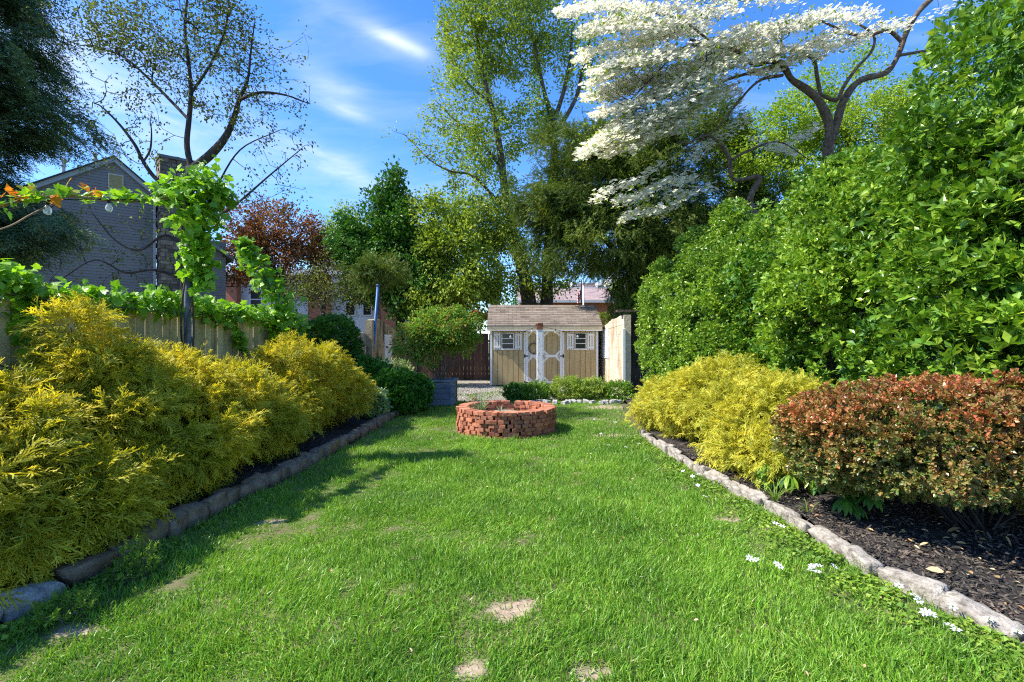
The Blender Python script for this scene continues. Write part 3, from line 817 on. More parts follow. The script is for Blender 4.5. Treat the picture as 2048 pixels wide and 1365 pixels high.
# ================================================================== FIRE PIT
def fire_pit():
    rng = R_(8)
    c = np.array([-.1, 9.0]); R = .84
    root = empty('fire_pit', (c[0], c[1], 0), 'round fire pit of loosely stacked red bricks on the lawn', 'fire pit')
    m = surf('red_brick', [(.24, .075, .045), (.36, .125, .07), (.44, .19, .11), (.28, .10, .06)], 9, .9, .6, .006, island=.3)
    mb = MB(); nb = 49
    for k in range(7):
        cap = k == 6
        for i in range(nb):
            if cap and rng.rand() < .05: continue
            a = (i + (.5 if k % 2 else 0)) * 2 * math.pi / nb + rng.normal() * .012
            w_ = .094; h = .062; ln = .19
            out = rng.uniform(-.024, .028)
            yaw = a + rng.normal() * .05
            Mx = np.array([[math.cos(yaw), -math.sin(yaw), 0], [math.sin(yaw), math.cos(yaw), 0], [0, 0, 1]])
            tl = rng.normal() * .04
            Rx = np.array([[1, 0, 0], [0, math.cos(tl), -math.sin(tl)], [0, math.sin(tl), math.cos(tl)]])
            rr = R - .06 + out
            z0 = k * .0655 - .02
            off = np.array([c[0] + math.cos(a) * rr, c[1] + math.sin(a) * rr, z0 + h / 2])
            x0, x1 = -ln / 2 , ln / 2; y0, y1 = -w_ / 2, w_ / 2; b = .004
            # chamfered brick
            v = []
            for zz, s in ((-h / 2, b), (-h / 2 + b, 0), (h / 2 - b, 0), (h / 2, b)):
                v += [[x0 + s, y0 + s, zz], [x1 - s, y0 + s, zz], [x1 - s, y1 - s, zz], [x0 + s, y1 - s, zz]]
            v = np.array(v); v += rng.normal(size=v.shape) * .0012
            v = v @ (Mx @ Rx).T + off
            fs = [(3, 2, 1, 0), (12, 13, 14, 15)]
            for q in range(3):
                for j in range(4): fs.append((q * 4 + j, q * 4 + (j + 1) % 4, q * 4 + 4 + (j + 1) % 4, q * 4 + 4 + j))
            mb.add(v, fs)
    mb.build('brick_ring', m, root)
    mb = MB(); n = 40; a = np.arange(n) * 2 * math.pi / n
    V = [[c[0], c[1], .30]]
    for r, z in ((.3, .29), (.5, .28), (.68, .26)):
        V += [[c[0] + math.cos(t) * r, c[1] + math.sin(t) * r, z + .015 * math.sin(5 * t + r * 9)] for t in a]
    fs = [(0, 1 + i, 1 + (i + 1) % n) for i in range(n)]
    for q in range(2):
        for i in range(n): fs.append((1 + q * n + i, 1 + (q + 1) * n + i, 1 + (q + 1) * n + (i + 1) % n, 1 + q * n + (i + 1) % n))
    mb.add(V, fs); mb.build('soil', M['dirt'], root, True)
    # strap leaved plants growing inside
    for q, (px, py, Y, n, s, lab) in enumerate(((962, 822, 8.6, 60, .33, 'tuft of grey green strap leaves growing inside the left of the brick ring'),
                                                (1002, 830, 8.7, 16, .17, 'smaller tuft of strap leaves inside the middle of the brick ring'),
                                                (932, 828, 8.8, 14, .16, 'withered tan tuft at the left rim inside the brick ring'))):
        x = (px - 1024) / F * Y
        s *= 1.25; rt = empty('strap_leaf_plant', (x, Y, .28), lab, 'plant')
        parts = []
        for i in range(n):
            a = rng.rand() * 6.28; b = rng.uniform(.2, 1.0); l = s * rng.uniform(.6, 1.25) * 1.15
            d = np.array([math.cos(a), math.sin(a), 0]); p0 = np.array([x, Y, .28]) + d * .03
            pts = np.array([p0 + d * l * b * .7 * t * t + np.array([0, 0, l * (t - .45 * b * t * t * 1.2)]) for t in np.linspace(0, 1, 6)])
            side = unit(np.cross(d, [rng.normal() * .3, rng.normal() * .3, 1]))
            parts.append(ribbon(pts, .02, .004, side))
        V, Fc = merge(parts); mesh_np('leaves', V, Fc, M['dead_leaf'] if q == 2 else M['grey_leaf'], rt)
        if q == 0:
            b = MB(); b.tube(cat_spline([(x - .05, Y, .3), (x - .12, Y, .5), (x - .11, Y, .6)], 4), .004, 5); b.build('flower_stalk', M['grey_leaf'], rt, True)
            V, Fc = scatter(T_SMALL, np.tile([x - .11, Y, .6], (14, 1)), rng.normal(size=(14, 3)), rng.normal(size=(14, 3)), .04, rng)
            mesh_np('flower_head', V, Fc, surf('salmon_petal', [(.5, .16, .08), (.62, .28, .16)], 20, .6, 0), rt)
fire_pit()

# ================================================================== SHED
SY = 17.8
def sx(px): return (px - 1024) / F * SY
def sz(py): return CH + (682 - py) / F * SY
M['tan'] = surf('tan_siding_paint', [(.36, .27, .13), (.43, .33, .165), (.48, .38, .20)], 2.5, .75, .25, .004, (3, 1, .6))
M['white'] = surf('white_trim_paint', [(.62, .62, .60), (.74, .74, .72), (.80, .80, .78)], 5, .6, .1, .002)
M['iron'] = surf('black_iron', [(.012, .012, .013), (.03, .028, .026)], 12, .6, .1, .002)
M['glass'] = newmat('window_glass')[0]
_b = M['glass'].node_tree.nodes['Principled BSDF']; _b.inputs['Base Color'].default_value = (.025, .025, .03, 1); _b.inputs['Roughness'].default_value = .12
def shingle_mat():
    m, t, b = newmat('roof_shingle')
    g = t.nodes.new('ShaderNodeNewGeometry')
    c = ramp(t, g.outputs['Random Per Island'], [(0, (.14, .115, .09)), (.35, (.20, .165, .13)), (.7, (.25, .205, .165)), (1, (.17, .14, .115))])
    nf = noise(t, coords(t), 2.0, 6)
    c = mixrgb(t, 1.0, c, ramp(t, nf, [(.3, (.75, .72, .7)), (.7, (1.15, 1.12, 1.1))]), 'MULTIPLY')
    t.links.new(c, b.inputs['Base Color']); b.inputs['Roughness'].default_value = .95
    bump(t, b, noise(t, coords(t), 120, 2), .5, .003); return m
M['shingle'] = shingle_mat()
def shed():
    rng = R_(3)
    root = empty('garden_shed', (sx(1088), SY, 0), 'small tan wooden shed with white trimmed double doors and a brown shingle roof', 'shed')
    x0, x1 = sx(981), sx(1195.5); y0 = SY; y1 = SY + 2.4; zt = sz(653)
    mb = MB()
    # planks on the front and sides, grooved
    pw = .203
    def planks_front(xa, xb, za, zb, yb=y0, th=.02, mm=mb):
        n = max(1, round((xb - xa) / pw)); wd = (xb - xa) / n
        for i in range(n):
            mm.box((xa + i * wd + .007, yb - th, za), (xa + (i + 1) * wd - .007, yb + .02, zb))
    dxa, dxb = sx(1047.5), sx(1128.5)
    planks_front(x0 + .06, dxa, .04, zt); planks_front(dxb, x1 - .06, .04, zt); planks_front(dxa, dxb, sz(657), zt)
    mb.box((x0 + .01, y0 + .0205, .03), (x1 - .01, y1, zt))
    for xs in (x0, x1 - .02):
        n = 12
        for i in range(n): mb.box((xs - .004, y0 + i * .2 + .004, .03), (xs + .024, y0 + (i + 1) * .2 - .004, zt + .1))
    mb.build('wall', M['tan'], root)
    # gable prism under the roof
    ry0, rz0 = SY - .34, sz(651) - .02; ryr, rzr = SY + 1.2, 2.93
    ex0, ex1 = x0 - .10, x1 + .10
    g = MB()
    g.prism([(y0 + .01, zt), (y1, zt), (y1, zt + .03), (ryr, rzr - .1), (y0 + .01, zt + .03)], [[0, 0, 1], [1, 0, 0], [0, 1, 0]], (x0 + .02, 0, 0), x1 - x0 - .04)
    g.build('gable', M['tan'], root)
    # roof: decking and shingle courses
    rf = MB(); s = unit(np.array([0, ryr - ry0, rzr - rz0])); nn = np.array([0, -s[2], s[1]])
    ln = math.hypot(ryr - ry0, rzr - rz0)
    Mx = np.stack([[1, 0, 0], s, nn], 1)
    rf.box((ex0, 0, -.03), (ex1, ln, 0.0), Mx, (0, ry0, rz0))
    s2 = np.array([0, -s[1], s[2]]); n2 = np.array([0, s[2], s[1]])
    Mx2 = np.stack([[-1, 0, 0], s2, n2], 1)
    rf.box((-ex1, 0, -.03), (-ex0, ln - .005, 0.0), Mx2, (0, 2 * ryr - ry0, rz0))
    rows = 11; cw = ln / rows
    for r in range(rows):
        x = ex0 - .01 - (r % 2) * .15
        while x < ex1:
            wd = .30; xa = max(x, ex0 - .01); xb = min(x + wd - .008, ex1 + .01)
            if xb - xa > .03:
                th = .008 + .003 * rng.rand()
                v = np.array([[xa, r * cw - .02, .002 + .012], [xb, r * cw - .02, .002 + .012], [xb, (r + 1) * cw, .003], [xa, (r + 1) * cw, .003],
                              [xa, r * cw - .02, .002 + .012 + th], [xb, r * cw - .02, .002 + .012 + th], [xb, (r + 1) * cw, .003 + th], [xa, (r + 1) * cw, .003 + th]])
                v = v @ Mx.T + np.array([0, ry0, rz0])
                rf.add(v, [(0, 3, 2, 1), (4, 5, 6, 7), (0, 1, 5, 4), (1, 2, 6, 5), (2, 3, 7, 6), (3, 0, 4, 7)])
            x += wd
    roof = rf.build('roof', M['shingle'], root)
    rc = MB()
    nc = 14
    for i in range(nc):
        wd = (ex1 - ex0) / nc
        rc.prism([(-.13, -.07), (0, .012), (.13, -.07), (.13, -.06), (0, .026), (-.13, -.06)], [[0, 0, 1], [1, 0, 0], [0, 1, 0]], (ex0 + i * wd, ryr, rzr + .012), wd - .006)
    rc.build('ridge_cap', M['shingle'], root)
    # eave board with white lower edge
    f = MB()
    n = 22
    for i in range(n):
        wd = (ex1 - ex0) / n
        f.box((ex0 + i * wd + .002, ry0 - .022, rz0 - .14), (ex0 + (i + 1) * wd - .002, ry0 - .002, rz0 - .005))
    f.build('fascia', surf('tan_fascia', [(.42, .34, .2), (.55, .46, .3)], 4, .8, .2, .003), root)
    f = MB(); f.box((ex0 - .004, ry0 - .03, rz0 - .17), (ex1 + .004, y0 - .0, rz0 - .142)); f.build('soffit', M['white'], root)
    # corner trims
    f = MB()
    f.box((x0 - .012, y0 - .03, .03), (x0 + .06, y0 + .04, rz0 - .172)); f.build('corner_trim', M['white'], root)
    f = MB(); f.box((x1 - .06, y0 - .03, .03), (x1 + .012, y0 + .04, rz0 - .172)); f.build('corner_trim', M['white'], root)
    f = MB(); f.box((x0 + .02, y0 + .03, -.02), (x1 - .02, y1, .03)); f.build('base', M['bark_dark'], root)
    # doors
    mid = sx(1082.5); dz0, dz1 = .09, sz(657)
    for (a, b, side) in ((dxa + .06, mid - .006, -1), (mid + .006, dxb - .06, 1)):
        panel = MB()
        planks_front(a, b, dz0, dz1 - .05, y0, .012, panel)
        door = panel.build('door', M['tan'], root, origin=(0, 0, 0)); door.parent = root; door.location = -np.array(root.location)
        fr = MB(); sw = .10; y_f = y0 - .032; y_b = y0 - .013
        fr.box((a, y_f, dz0), (a + sw, y_b, dz1 - .05)); fr.box((b - sw, y_f, dz0), (b, y_b, dz1 - .05))
        zm = sz(712)
        for (za, zb) in ((dz0, dz0 + .09), (zm - .045, zm + .045), (dz1 - .13, dz1 - .05)): fr.box((a + sw, y_f, za), (b - sw, y_b, zb))
        # diagonal corner braces that make the octagons
        for (za, zb) in ((dz0 + .09, zm - .045), (zm + .045, dz1 - .13)):
            ia, ib = a + sw, b - sw; q = .17; tk = .075
            for (cx, cz, ux, uz) in ((ia, za, 1, 1), (ib, za, -1, 1), (ia, zb, 1, -1), (ib, zb, -1, -1)):
                poly = [(cx, cz + uz * q), (cx, cz + uz * (q - tk * 1.2)), (cx + ux * (q - tk * 1.2), cz), (cx + ux * q, cz)]
                if ux * uz < 0: poly = poly[::-1]
                fr.prism(poly, [[1, 0, 0], [0, 0, -1], [0, 1, 0]], (0, y_b - .002, 0), -.015)
        o = fr.build('door_frame', M['white'], door, origin=(0, 0, 0)); o.location = (0, 0, 0)
        for zc_ in (sz(661), sz(712), sz(765)):
            hx = a if side < 0 else b
            h = MB(); d = -side
            h.box((min(hx - side * .0, hx + side * .05), y_f - .008, zc_ - .06), (max(hx, hx + side * .05), y_f - .002, zc_ + .06))
            h.prism([(hx, zc_ + .028), (hx, zc_ - .028), (hx + d * .2, zc_ - .008), (hx + d * .2, zc_ + .008)][::(1 if d > 0 else -1)], [[1, 0, 0], [0, 0, -1], [0, 1, 0]], (0, y_f - .002, 0), -.006)
            o = h.build('hinge', M['iron'], door, origin=(0, 0, 0)); o.location = (0, 0, 0)
        if side > 0:
            h = MB(); h.box((a + .02, y_f - .012, zm - .12), (a + .06, y_f - .002, zm + .1)); h.tube([(a + .04, y_f - .01, zm - .07), (a + .04, y_f - .06, zm - .05), (a + .04, y_f - .06, zm + .04), (a + .04, y_f - .01, zm + .06)], .009, 6)
            h.box((a - .02, y_f - .014, zm - .01), (a + .13, y_f - .004, zm + .012))
            o = h.build('handle', surf('rusty_latch', [(.2, .07, .03), (.08, .04, .03)], 20, .8, .2), door, origin=(0, 0, 0)); o.location = (0, 0, 0)
    f = MB(); f.box((dxa, y0 - .036, .05), (dxa + .055, y0 - .014, dz1)); f.box((dxb - .055, y0 - .036, .05), (dxb, y0 - .014, dz1)); f.box((dxa + .055, y0 - .036, dz1 - .045), (dxb - .055, y0 - .014, dz1))
    f.build('door_surround', M['white'], root)
    # windows with shutters
    for (wa, wb) in ((1003, 1028), (1149, 1172.5)):
        xa, xb = sx(wa), sx(wb); za, zb = sz(698.5), sz(665.5)
        fr = MB(); t_ = .028; yf = y0 - .045; yb = y0 - .0205
        fr.box((xa, yf, za), (xa + t_, yb, zb)); fr.box((xb - t_, yf, za), (xb, yb, zb)); fr.box((xa + t_, yf, zb - t_), (xb - t_, yb, zb)); fr.box((xa - .02, yf - .015, za - .02), (xb + .02, yb, za + t_))
        for q in (1 / 3, 2 / 3):
            zz = za + t_ + (zb - za - 2 * t_) * q; fr.box((xa + t_, yf + .004, zz - .011), (xb - t_, yb, zz + .011))
        wroot = fr.build('window', M['white'], root)
        p = MB(); p.box((xa + t_, y0 - .024, za + t_), (xb - t_, y0 - .021, zb - t_)); o = p.build('pane', M['glass'], wroot, origin=root.location); o.location = (0, 0, 0)
        for (a, b) in ((xa - .285, xa - .025), (xb + .025, xb + .285)):
            s_ = MB(); n = 3; wd = (b - a) / n
            for i in range(n): s_.box((a + i * wd + .014, y0 - .036, za - .02), (a + (i + 1) * wd - .014, y0 - .021, zb + .02))
            for zz in (za + .07, zb - .07): s_.box((a + .006, y0 - .052, zz - .035), (b - .006, y0 - .0365, zz + .035))
            s_.build('shutter', M['white'], root)
    return root
shed()
# wire wreath ring on the left door
_rng = R_(4)
mb = MB(); a = np.linspace(0, 2 * math.pi, 30)
for q in range(3):
    rr = .17 + .015 * q + .006 * np.sin(a * 5 + q)
    mb.tube(np.c_[sx(1068) + np.cos(a) * rr, SY - .05 + .008 * np.sin(a * 3 + q), sz(697) + np.sin(a) * rr], .006, 5)
mb.box((sx(1068) - .003, SY - .05, sz(697) + .17), (sx(1068) + .003, SY - .044, sz(697) + .34))
tag(mb.build('wire_ring', M['bark'], None, True), 'bare brown wire wreath ring hanging on the left shed door', 'wreath')

# ---- white flaking post before the shed
def flaking_mat():
    m, t, b = newmat('flaking_white_paint')
    v = coords(t, (1, 1, .3)); n1 = noise(t, v, 14, 8, .75)
    c = ramp(t, n1, [(.0, (.10, .085, .07)), (.40, (.16, .14, .12)), (.44, (.72, .72, .70)), (1, (.80, .80, .78))])
    t.links.new(c, b.inputs['Base Color']); b.inputs['Roughness'].default_value = .85
    bump(t, b, n1, .6, .006); return m
PY = 15.2; px_ = (1079.5 - 1024) / F * PY; pz = CH + (682 - 647) / F * PY
root = empty('porch_post', (px_, PY, 0), 'square white post with flaking paint standing before the shed doors', 'post')
mb = MB(); mb.prism([(-.09, -.078), (-.078, -.09), (.078, -.09), (.09, -.078), (.09, .078), (.078, .09), (-.078, .09), (-.09, .078)], [[1, 0, 0], [0, 1, 0], [0, 0, 1]], (px_, PY, 0), pz - .18)
mb.build('shaft', flaking_mat(), root)
mb = MB(); mb.box((px_ - .10, PY - .10, pz - .182), (px_ + .10, PY + .10, pz - .02)); mb.box((px_ - .13, PY - .05, pz - .06), (px_ - .05, PY + .05, pz + .0)); mb.box((px_ - .06, PY - .11, pz - .019), (px_ + .09, PY + .08, pz + .02))
mb.build('cap', surf('rusty_cap', [(.16, .06, .035), (.30, .12, .06), (.08, .05, .04)], 12, .95, .8, .01), root)

# ---- string lights
M['bulb'] = newmat('clear_bulb')[0]
_b = M['bulb'].node_tree.nodes['Principled BSDF']; _b.inputs['Base Color'].default_value = (.85, .86, .84, 1); _b.inputs['Roughness'].default_value = .08; _b.inputs['Transmission Weight'].default_value = .55; _b.inputs['IOR'].default_value = 1.3
M['cable'] = surf('black_cable', [(.012, .012, .012), (.025, .025, .025)], 10, .6, 0)
def string_light(label, pts, bulbs, rad=.006, bs=.035):
    pts = np.array(pts); root = empty('string_light', pts[0], label, 'string light', 'outdoor string lights')
    mb = MB(); mb.tube(cat_spline(pts, 8), rad, 5); mb.build('cable', M['cable'], root, True)
    for b in bulbs:
        b = np.array(b); k = MB()
        k.tube([b + [0, 0, .02], b, b - [0, 0, bs * .9]], [bs * .38, bs * .42, bs * .42], 8); s_ = k.build('socket', M['cable'], root, True)
        k = MB(); zz = np.linspace(0, math.pi, 9)
        pr = [(.42 + (0 if q < .1 else 0), 0)]
        prof = [(bs * .40, 0), (bs * .55, -.35 * bs), (bs * .85, -.9 * bs), (bs * .95, -1.5 * bs), (bs * .8, -2.05 * bs), (bs * .4, -2.4 * bs), (bs * .05, -2.5 * bs)]
        k.tube([b + [0, 0, -bs * .9 + z] for r, z in prof], [r for r, z in prof], 12)
        k.build('bulb', M['bulb'], root, True)
A_ = np.array([px_ - .1, PY - .02, pz - .1]); B_ = np.array([px_ + .1, PY - .02, pz - .1])
string_light('black string light cable swagged from the white post towards the left of the shed', [A_, W(1064, 657, 15.6), W(1040, 664, 15.9), W(1021, 668, 16.2), W(1000, 664, 16.6), W(982, 655, 17.3)], [W(1064, 657.5, 15.6), W(1021, 669, 16.2)])
string_light('black string light cable swagged from the white post to the pale stucco wall', [B_, W(1111, 659, 15.4), W(1135, 665, 15.5), W(1155, 667, 15.6), W(1200, 662, 15.8), W(1246, 649, 14.8)], [W(1111, 660, 15.4), W(1155, 668, 15.6)])
# ================================================================== OLD STUCCO WALLS
def stucco_mat(name, cols, stain):
    m, t, b = newmat(name)
    v = coords(t); n1 = noise(t, v, 1.6, 8, .7); c = ramp(t, n1, [(.3 + .4 * i / (len(cols) - 1), c_) for i, c_ in enumerate(cols)])
    v2 = coords(t, (1, 1, .35)); n3 = noise(t, v2, 2.2, 7, .7)
    c = mixrgb(t, ramp(t, n3, [(.50, (0, 0, 0)), (.62, (1, 1, 1))]), c, stain)
    # faint block joints
    bt = t.nodes.new('ShaderNodeTexBrick'); bt.inputs['Scale'].default_value = 1; bt.inputs['Mortar Size'].default_value = .008
    bt.inputs['Brick Width'].default_value = .4; bt.inputs['Row Height'].default_value = .2
    bt.inputs['Color1'].default_value = (1, 1, 1, 1); bt.inputs['Color2'].default_value = (.9, .88, .85, 1); bt.inputs['Mortar'].default_value = (.6, .56, .5, 1)
    s = t.nodes.new('ShaderNodeSeparateXYZ'); t.links.new(v, s.inputs[0]); cc = t.nodes.new('ShaderNodeCombineXYZ')
    t.links.new(s.outputs[1], cc.inputs[0]); t.links.new(s.outputs[2], cc.inputs[1]); t.links.new(cc.outputs[0], bt.inputs['Vector'])
    c = mixrgb(t, .6, c, bt.outputs[0], 'MULTIPLY')
    t.links.new(c, b.inputs['Base Color']); b.inputs['Roughness'].default_value = .95
    bump(t, b, noise(t, v, 12, 8, .7), .8, .02); return m
def wall_slab(name, x, xt, prof, mat, parent):
    """wall along Y; prof: (Y, ztop)"""
    ys_ = np.linspace(prof[0][0], prof[-1][0], 60); zt = np.interp(ys_, [p[0] for p in prof], [p[1] for p in prof])
    zt = zt + .025 * sinnoise(np.c_[ys_, ys_ * 0, ys_ * 0], 9, 5) * .6
    n = len(ys_); rows = 12
    V = []
    for s, xx in ((0, x), (1, x + xt)):
        for j in range(rows + 1):
            for i in range(n): V.append([xx + .008 * math.sin(i * 1.3 + j * 2.1) * (1 if s == 0 else 0), ys_[i], zt[i] * j / rows])
    V = np.array(V); f = []
    for s in (0, 1):
        o = s * (rows + 1) * n
        for j in range(rows):
            for i in range(n - 1):
                a = o + j * n + i; q = (a, a + n, a + n + 1, a + 1)
                f.append(q if s == 0 else q[::-1])
    o2 = (rows + 1) * n; top = rows * n
    for i in range(n - 1): f.append((top + i, o2 + top + i, o2 + top + i + 1, top + i + 1))
    for j in range(rows):
        a = j * n; f.append((a, o2 + a, o2 + a + n, a + n)); a = j * n + n - 1; f.append((a, a + n, o2 + a + n, o2 + a))
    return mesh_np(name, V, [np.array(f)], mat, parent)
def lattice(name, x, y0, y1, z0, z1, parent, mat, face):
    mb = MB(); t_ = .012 * face
    xs = sorted((x, x + t_))
    mb.box((xs[0], y0, z0), (xs[1], y1, z1))
    n = int((z1 - z0) / .06)
    for i in range(n): mb.box((min(x + t_, x + 2 * t_), y0 + .01, z0 + i * .06 + .01), (max(x + t_, x + 2 * t_), y1 - .01, z0 + i * .06 + .042))
    return mb.build(name, mat, parent)
root = empty('stucco_wall', (3.28, 14.7, 0), 'pale sunlit stucco wall remnant to the right of the shed', 'wall')
wall_slab('wall_face', 3.28, .2, [(14.62, 2.38), (15.3, 2.36), (16.5, 2.28), (17.4, 2.18), (18.6, 2.05), (20.3, 1.95)], stucco_mat('pale_stucco', [(.50, .40, .28), (.62, .52, .38), (.68, .60, .46)], (.40, .29, .19)), root)
lattice('slatted_panel', 3.274, 16.9, 18.3, 1.0, 2.02, root, M['white'], -1)
mb = MB(); mb.box((3.24, 14.58, 0), (3.31, 14.615, 1.95)); mb.build('edge_trim', M['white'], root)
mb = MB(); mb.box((3.1, 14.7, 2.46), (4.5, 14.95, 2.52)); mb.build('coping_board', M['bark'], root)
root = empty('stucco_wall', (-4.3, 15.3, 0), 'stained dark old stucco wall sloping down behind the blue pole', 'wall')
wall_slab('wall_face', -4.5, .2, [(15.35, 2.25), (15.9, 2.3), (16.6, 2.26), (17.8, 2.1), (19.1, 1.92), (19.5, 1.6), (19.9, 1.45)], stucco_mat('stained_stucco', [(.22, .16, .09), (.40, .31, .17), (.52, .43, .24)], (.07, .055, .04)), root)
lattice('slatted_panel', -4.29, 16.8, 17.8, .7, 1.82, root, M['white'], 1)

# ================================================================== FENCES
def fence_run(name, label, cat, p0, p1, h, bw, gap, mat, railm, dog=0.0, seed=1, lean=.004, post_every=2.4, hvar=.01):
    rng = R_(seed)
    p0 = np.array(p0, float); p1 = np.array(p1, float); ln = np.linalg.norm(p1 - p0); u = (p1 - p0) / ln; nrm = np.array([-u[1], u[0]])
    root = empty(name, (p0[0], p0[1], 0), label, cat)
    mb = MB(); n = int(ln / (bw + gap)); k = ln / n
    for i in range(n):
        a = i * k; hh = (h(a) if callable(h) else h) + rng.normal() * hvar; w2 = (k - gap) / 2; off = rng.normal() * lean
        prof = [(-w2, .02), (w2, .02), (w2, hh - dog), (w2 - dog, hh), (-w2 + dog, hh), (-w2, hh - dog)] if dog else [(-w2, .02), (w2, .02), (w2, hh), (-w2, hh)]
        c = p0 + u * (a + k / 2) + nrm * off
        sh = rng.normal() * .006
        Mx = np.array([[u[0], sh * u[0], nrm[0]], [u[1], sh * u[1], nrm[1]], [0, 1, 0]])
        mb.prism(prof, Mx, (c[0], c[1], 0), .018)
    mb.build('board_panel', mat, root)
    mb = MB(); hmin = (h(0) if callable(h) else h)
    for z in (.35, hmin * .55, hmin - .3):
        q0 = p0 + nrm * .02; q1 = p1 + nrm * .02
        Mx = np.array([[u[0], 0, nrm[0]], [u[1], 0, nrm[1]], [0, 1, 0]])
        mb.prism([(0, z - .04), (ln, z - .04), (ln, z + .04), (0, z + .04)], Mx, (q0[0], q0[1], 0), .035)
    mb.build('rail', railm, root)
    for i in range(int(ln / post_every) + 1):
        c = p0 + u * min(ln - .05, i * post_every + .05) + nrm * .11
        b = MB(); b.box((c[0] - .045, c[1] - .045, 0), (c[0] + .045, c[1] + .045, hmin - .05)); b.build('post', railm, root)
    return root
M['fence_pale'] = surf('pale_pine_board', [(.32, .26, .12), (.50, .41, .19), (.60, .50, .25), (.42, .35, .17)], 3, .85, .5, .006, (3, 3, .35), island=.28)
M['fence_grey'] = surf('weathered_picket', [(.22, .20, .16), (.34, .31, .25)], 4, .9, .4, .005, (3, 3, .3), island=.2)
M['fence_brown'] = surf('dark_brown_board', [(.045, .026, .02), (.085, .05, .038), (.12, .075, .055)], 4, .9, .4, .006, (3, 3, .3), island=.3)
fence_run('board_fence', 'tall pale yellowish board fence behind the left golden shrubs', 'fence', (-4.55, .6), (-4.55, 12.4), lambda a: 1.93 + .012 * a, .145, .006, M['fence_pale'], M['bark'], 0, 3)
fence_run('picket_fence', 'weathered grey fence of narrow pointed pickets left of the blue pole', 'fence', (-4.5, 12.45), (-4.5, 15.35), 1.86, .07, .016, M['fence_grey'], M['bark'], .022, 5)
fence_run('board_fence', 'dark brown board fence across the back left of the shed', 'fence', (-4.4, 20.6), (3.1, 20.6), lambda a: 1.9, .14, .008, M['fence_brown'], M['bark_dark'], 0, 6, .008, 2.4, .012)
fence_run('board_fence', 'dark weathered fence section between the stucco wall and the hedge', 'fence', (3.52, 14.9), (6.0, 14.9), 2.4, .14, .008, M['bark_dark'], M['bark_dark'], 0, 7)

# blue pole
mb = MB(); a = W(744, 728, 15.6); b = W(756, 572, 15.6); mb.tube([[a[0], a[1], 0], a, b], [.042, .042, .042], 10)
root = empty('metal_pole', (a[0], a[1], 0), 'thin leaning blue painted metal pole by the left stucco wall', 'pole')
mb.build('shaft', surf('blue_paint', [(.03, .10, .26), (.05, .16, .38)], 6, .45, .1, .003), root, True)
mb = MB(); mb.tube([b - [0, 0, .01], b + [0.005, 0, .05]], [.055, .05], 10); mb.build('cap', surf('blue_cap', [(.03, .08, .2), (.04, .1, .25)], 6, .5, 0), root, True)

# ================================================================== PLANTER
PLY = 12.3
root = empty('wooden_planter', W(878, 808, PLY) * [1, 1, 0], 'weathered bluish grey wooden planter box holding a small maple', 'planter')
mp_ = surf('weathered_grey_wood', [(.10, .11, .13), (.18, .20, .235), (.27, .29, .32)], 5, .9, .5, .005, (.4, 1, 3), island=.25)
xa, xb = (849 - 1024) / F * PLY, (907 - 1024) / F * PLY; pt = .62
mb = MB()
for i in range(4):
    z0, z1 = .02 + i * .143, .02 + (i + 1) * .143 - .008
    mb.box((xa + .06, PLY - .01, z0), (xb - .06, PLY + .015, z1)); mb.box((xa + .06, PLY + .685, z0), (xb - .06, PLY + .71, z1))
    mb.box((xa + .0, PLY + .04, z0), (xa + .025, PLY + .66, z1)); mb.box((xb - .025, PLY + .04, z0), (xb, PLY + .66, z1))
mb.build('side_boards', mp_, root)
for cx in (xa + .03, xb - .03):
    for cy in (PLY - .005, PLY + .7):
        b = MB(); b.box((cx - .045, cy - .03, 0), (cx + .045, cy + .03, .6)); b.build('corner_post', mp_, root)
mb = MB(); mb.box((xa - .05, PLY - .06, .601), (xb + .05, PLY + .05, .64)); mb.box((xa - .05, PLY + .64, .601), (xb + .05, PLY + .75, .64)); mb.box((xa - .05, PLY + .052, .602), (xa + .05, PLY + .638, .639)); mb.box((xb - .05, PLY + .052, .602), (xb + .05, PLY + .638, .639))
mb.build('rim', mp_, root)
mb = MB(); mb.box((xa + .05, PLY + .045, .3), (xb - .05, PLY + .64, .56)); mb.build('soil', M['mulch'], root)

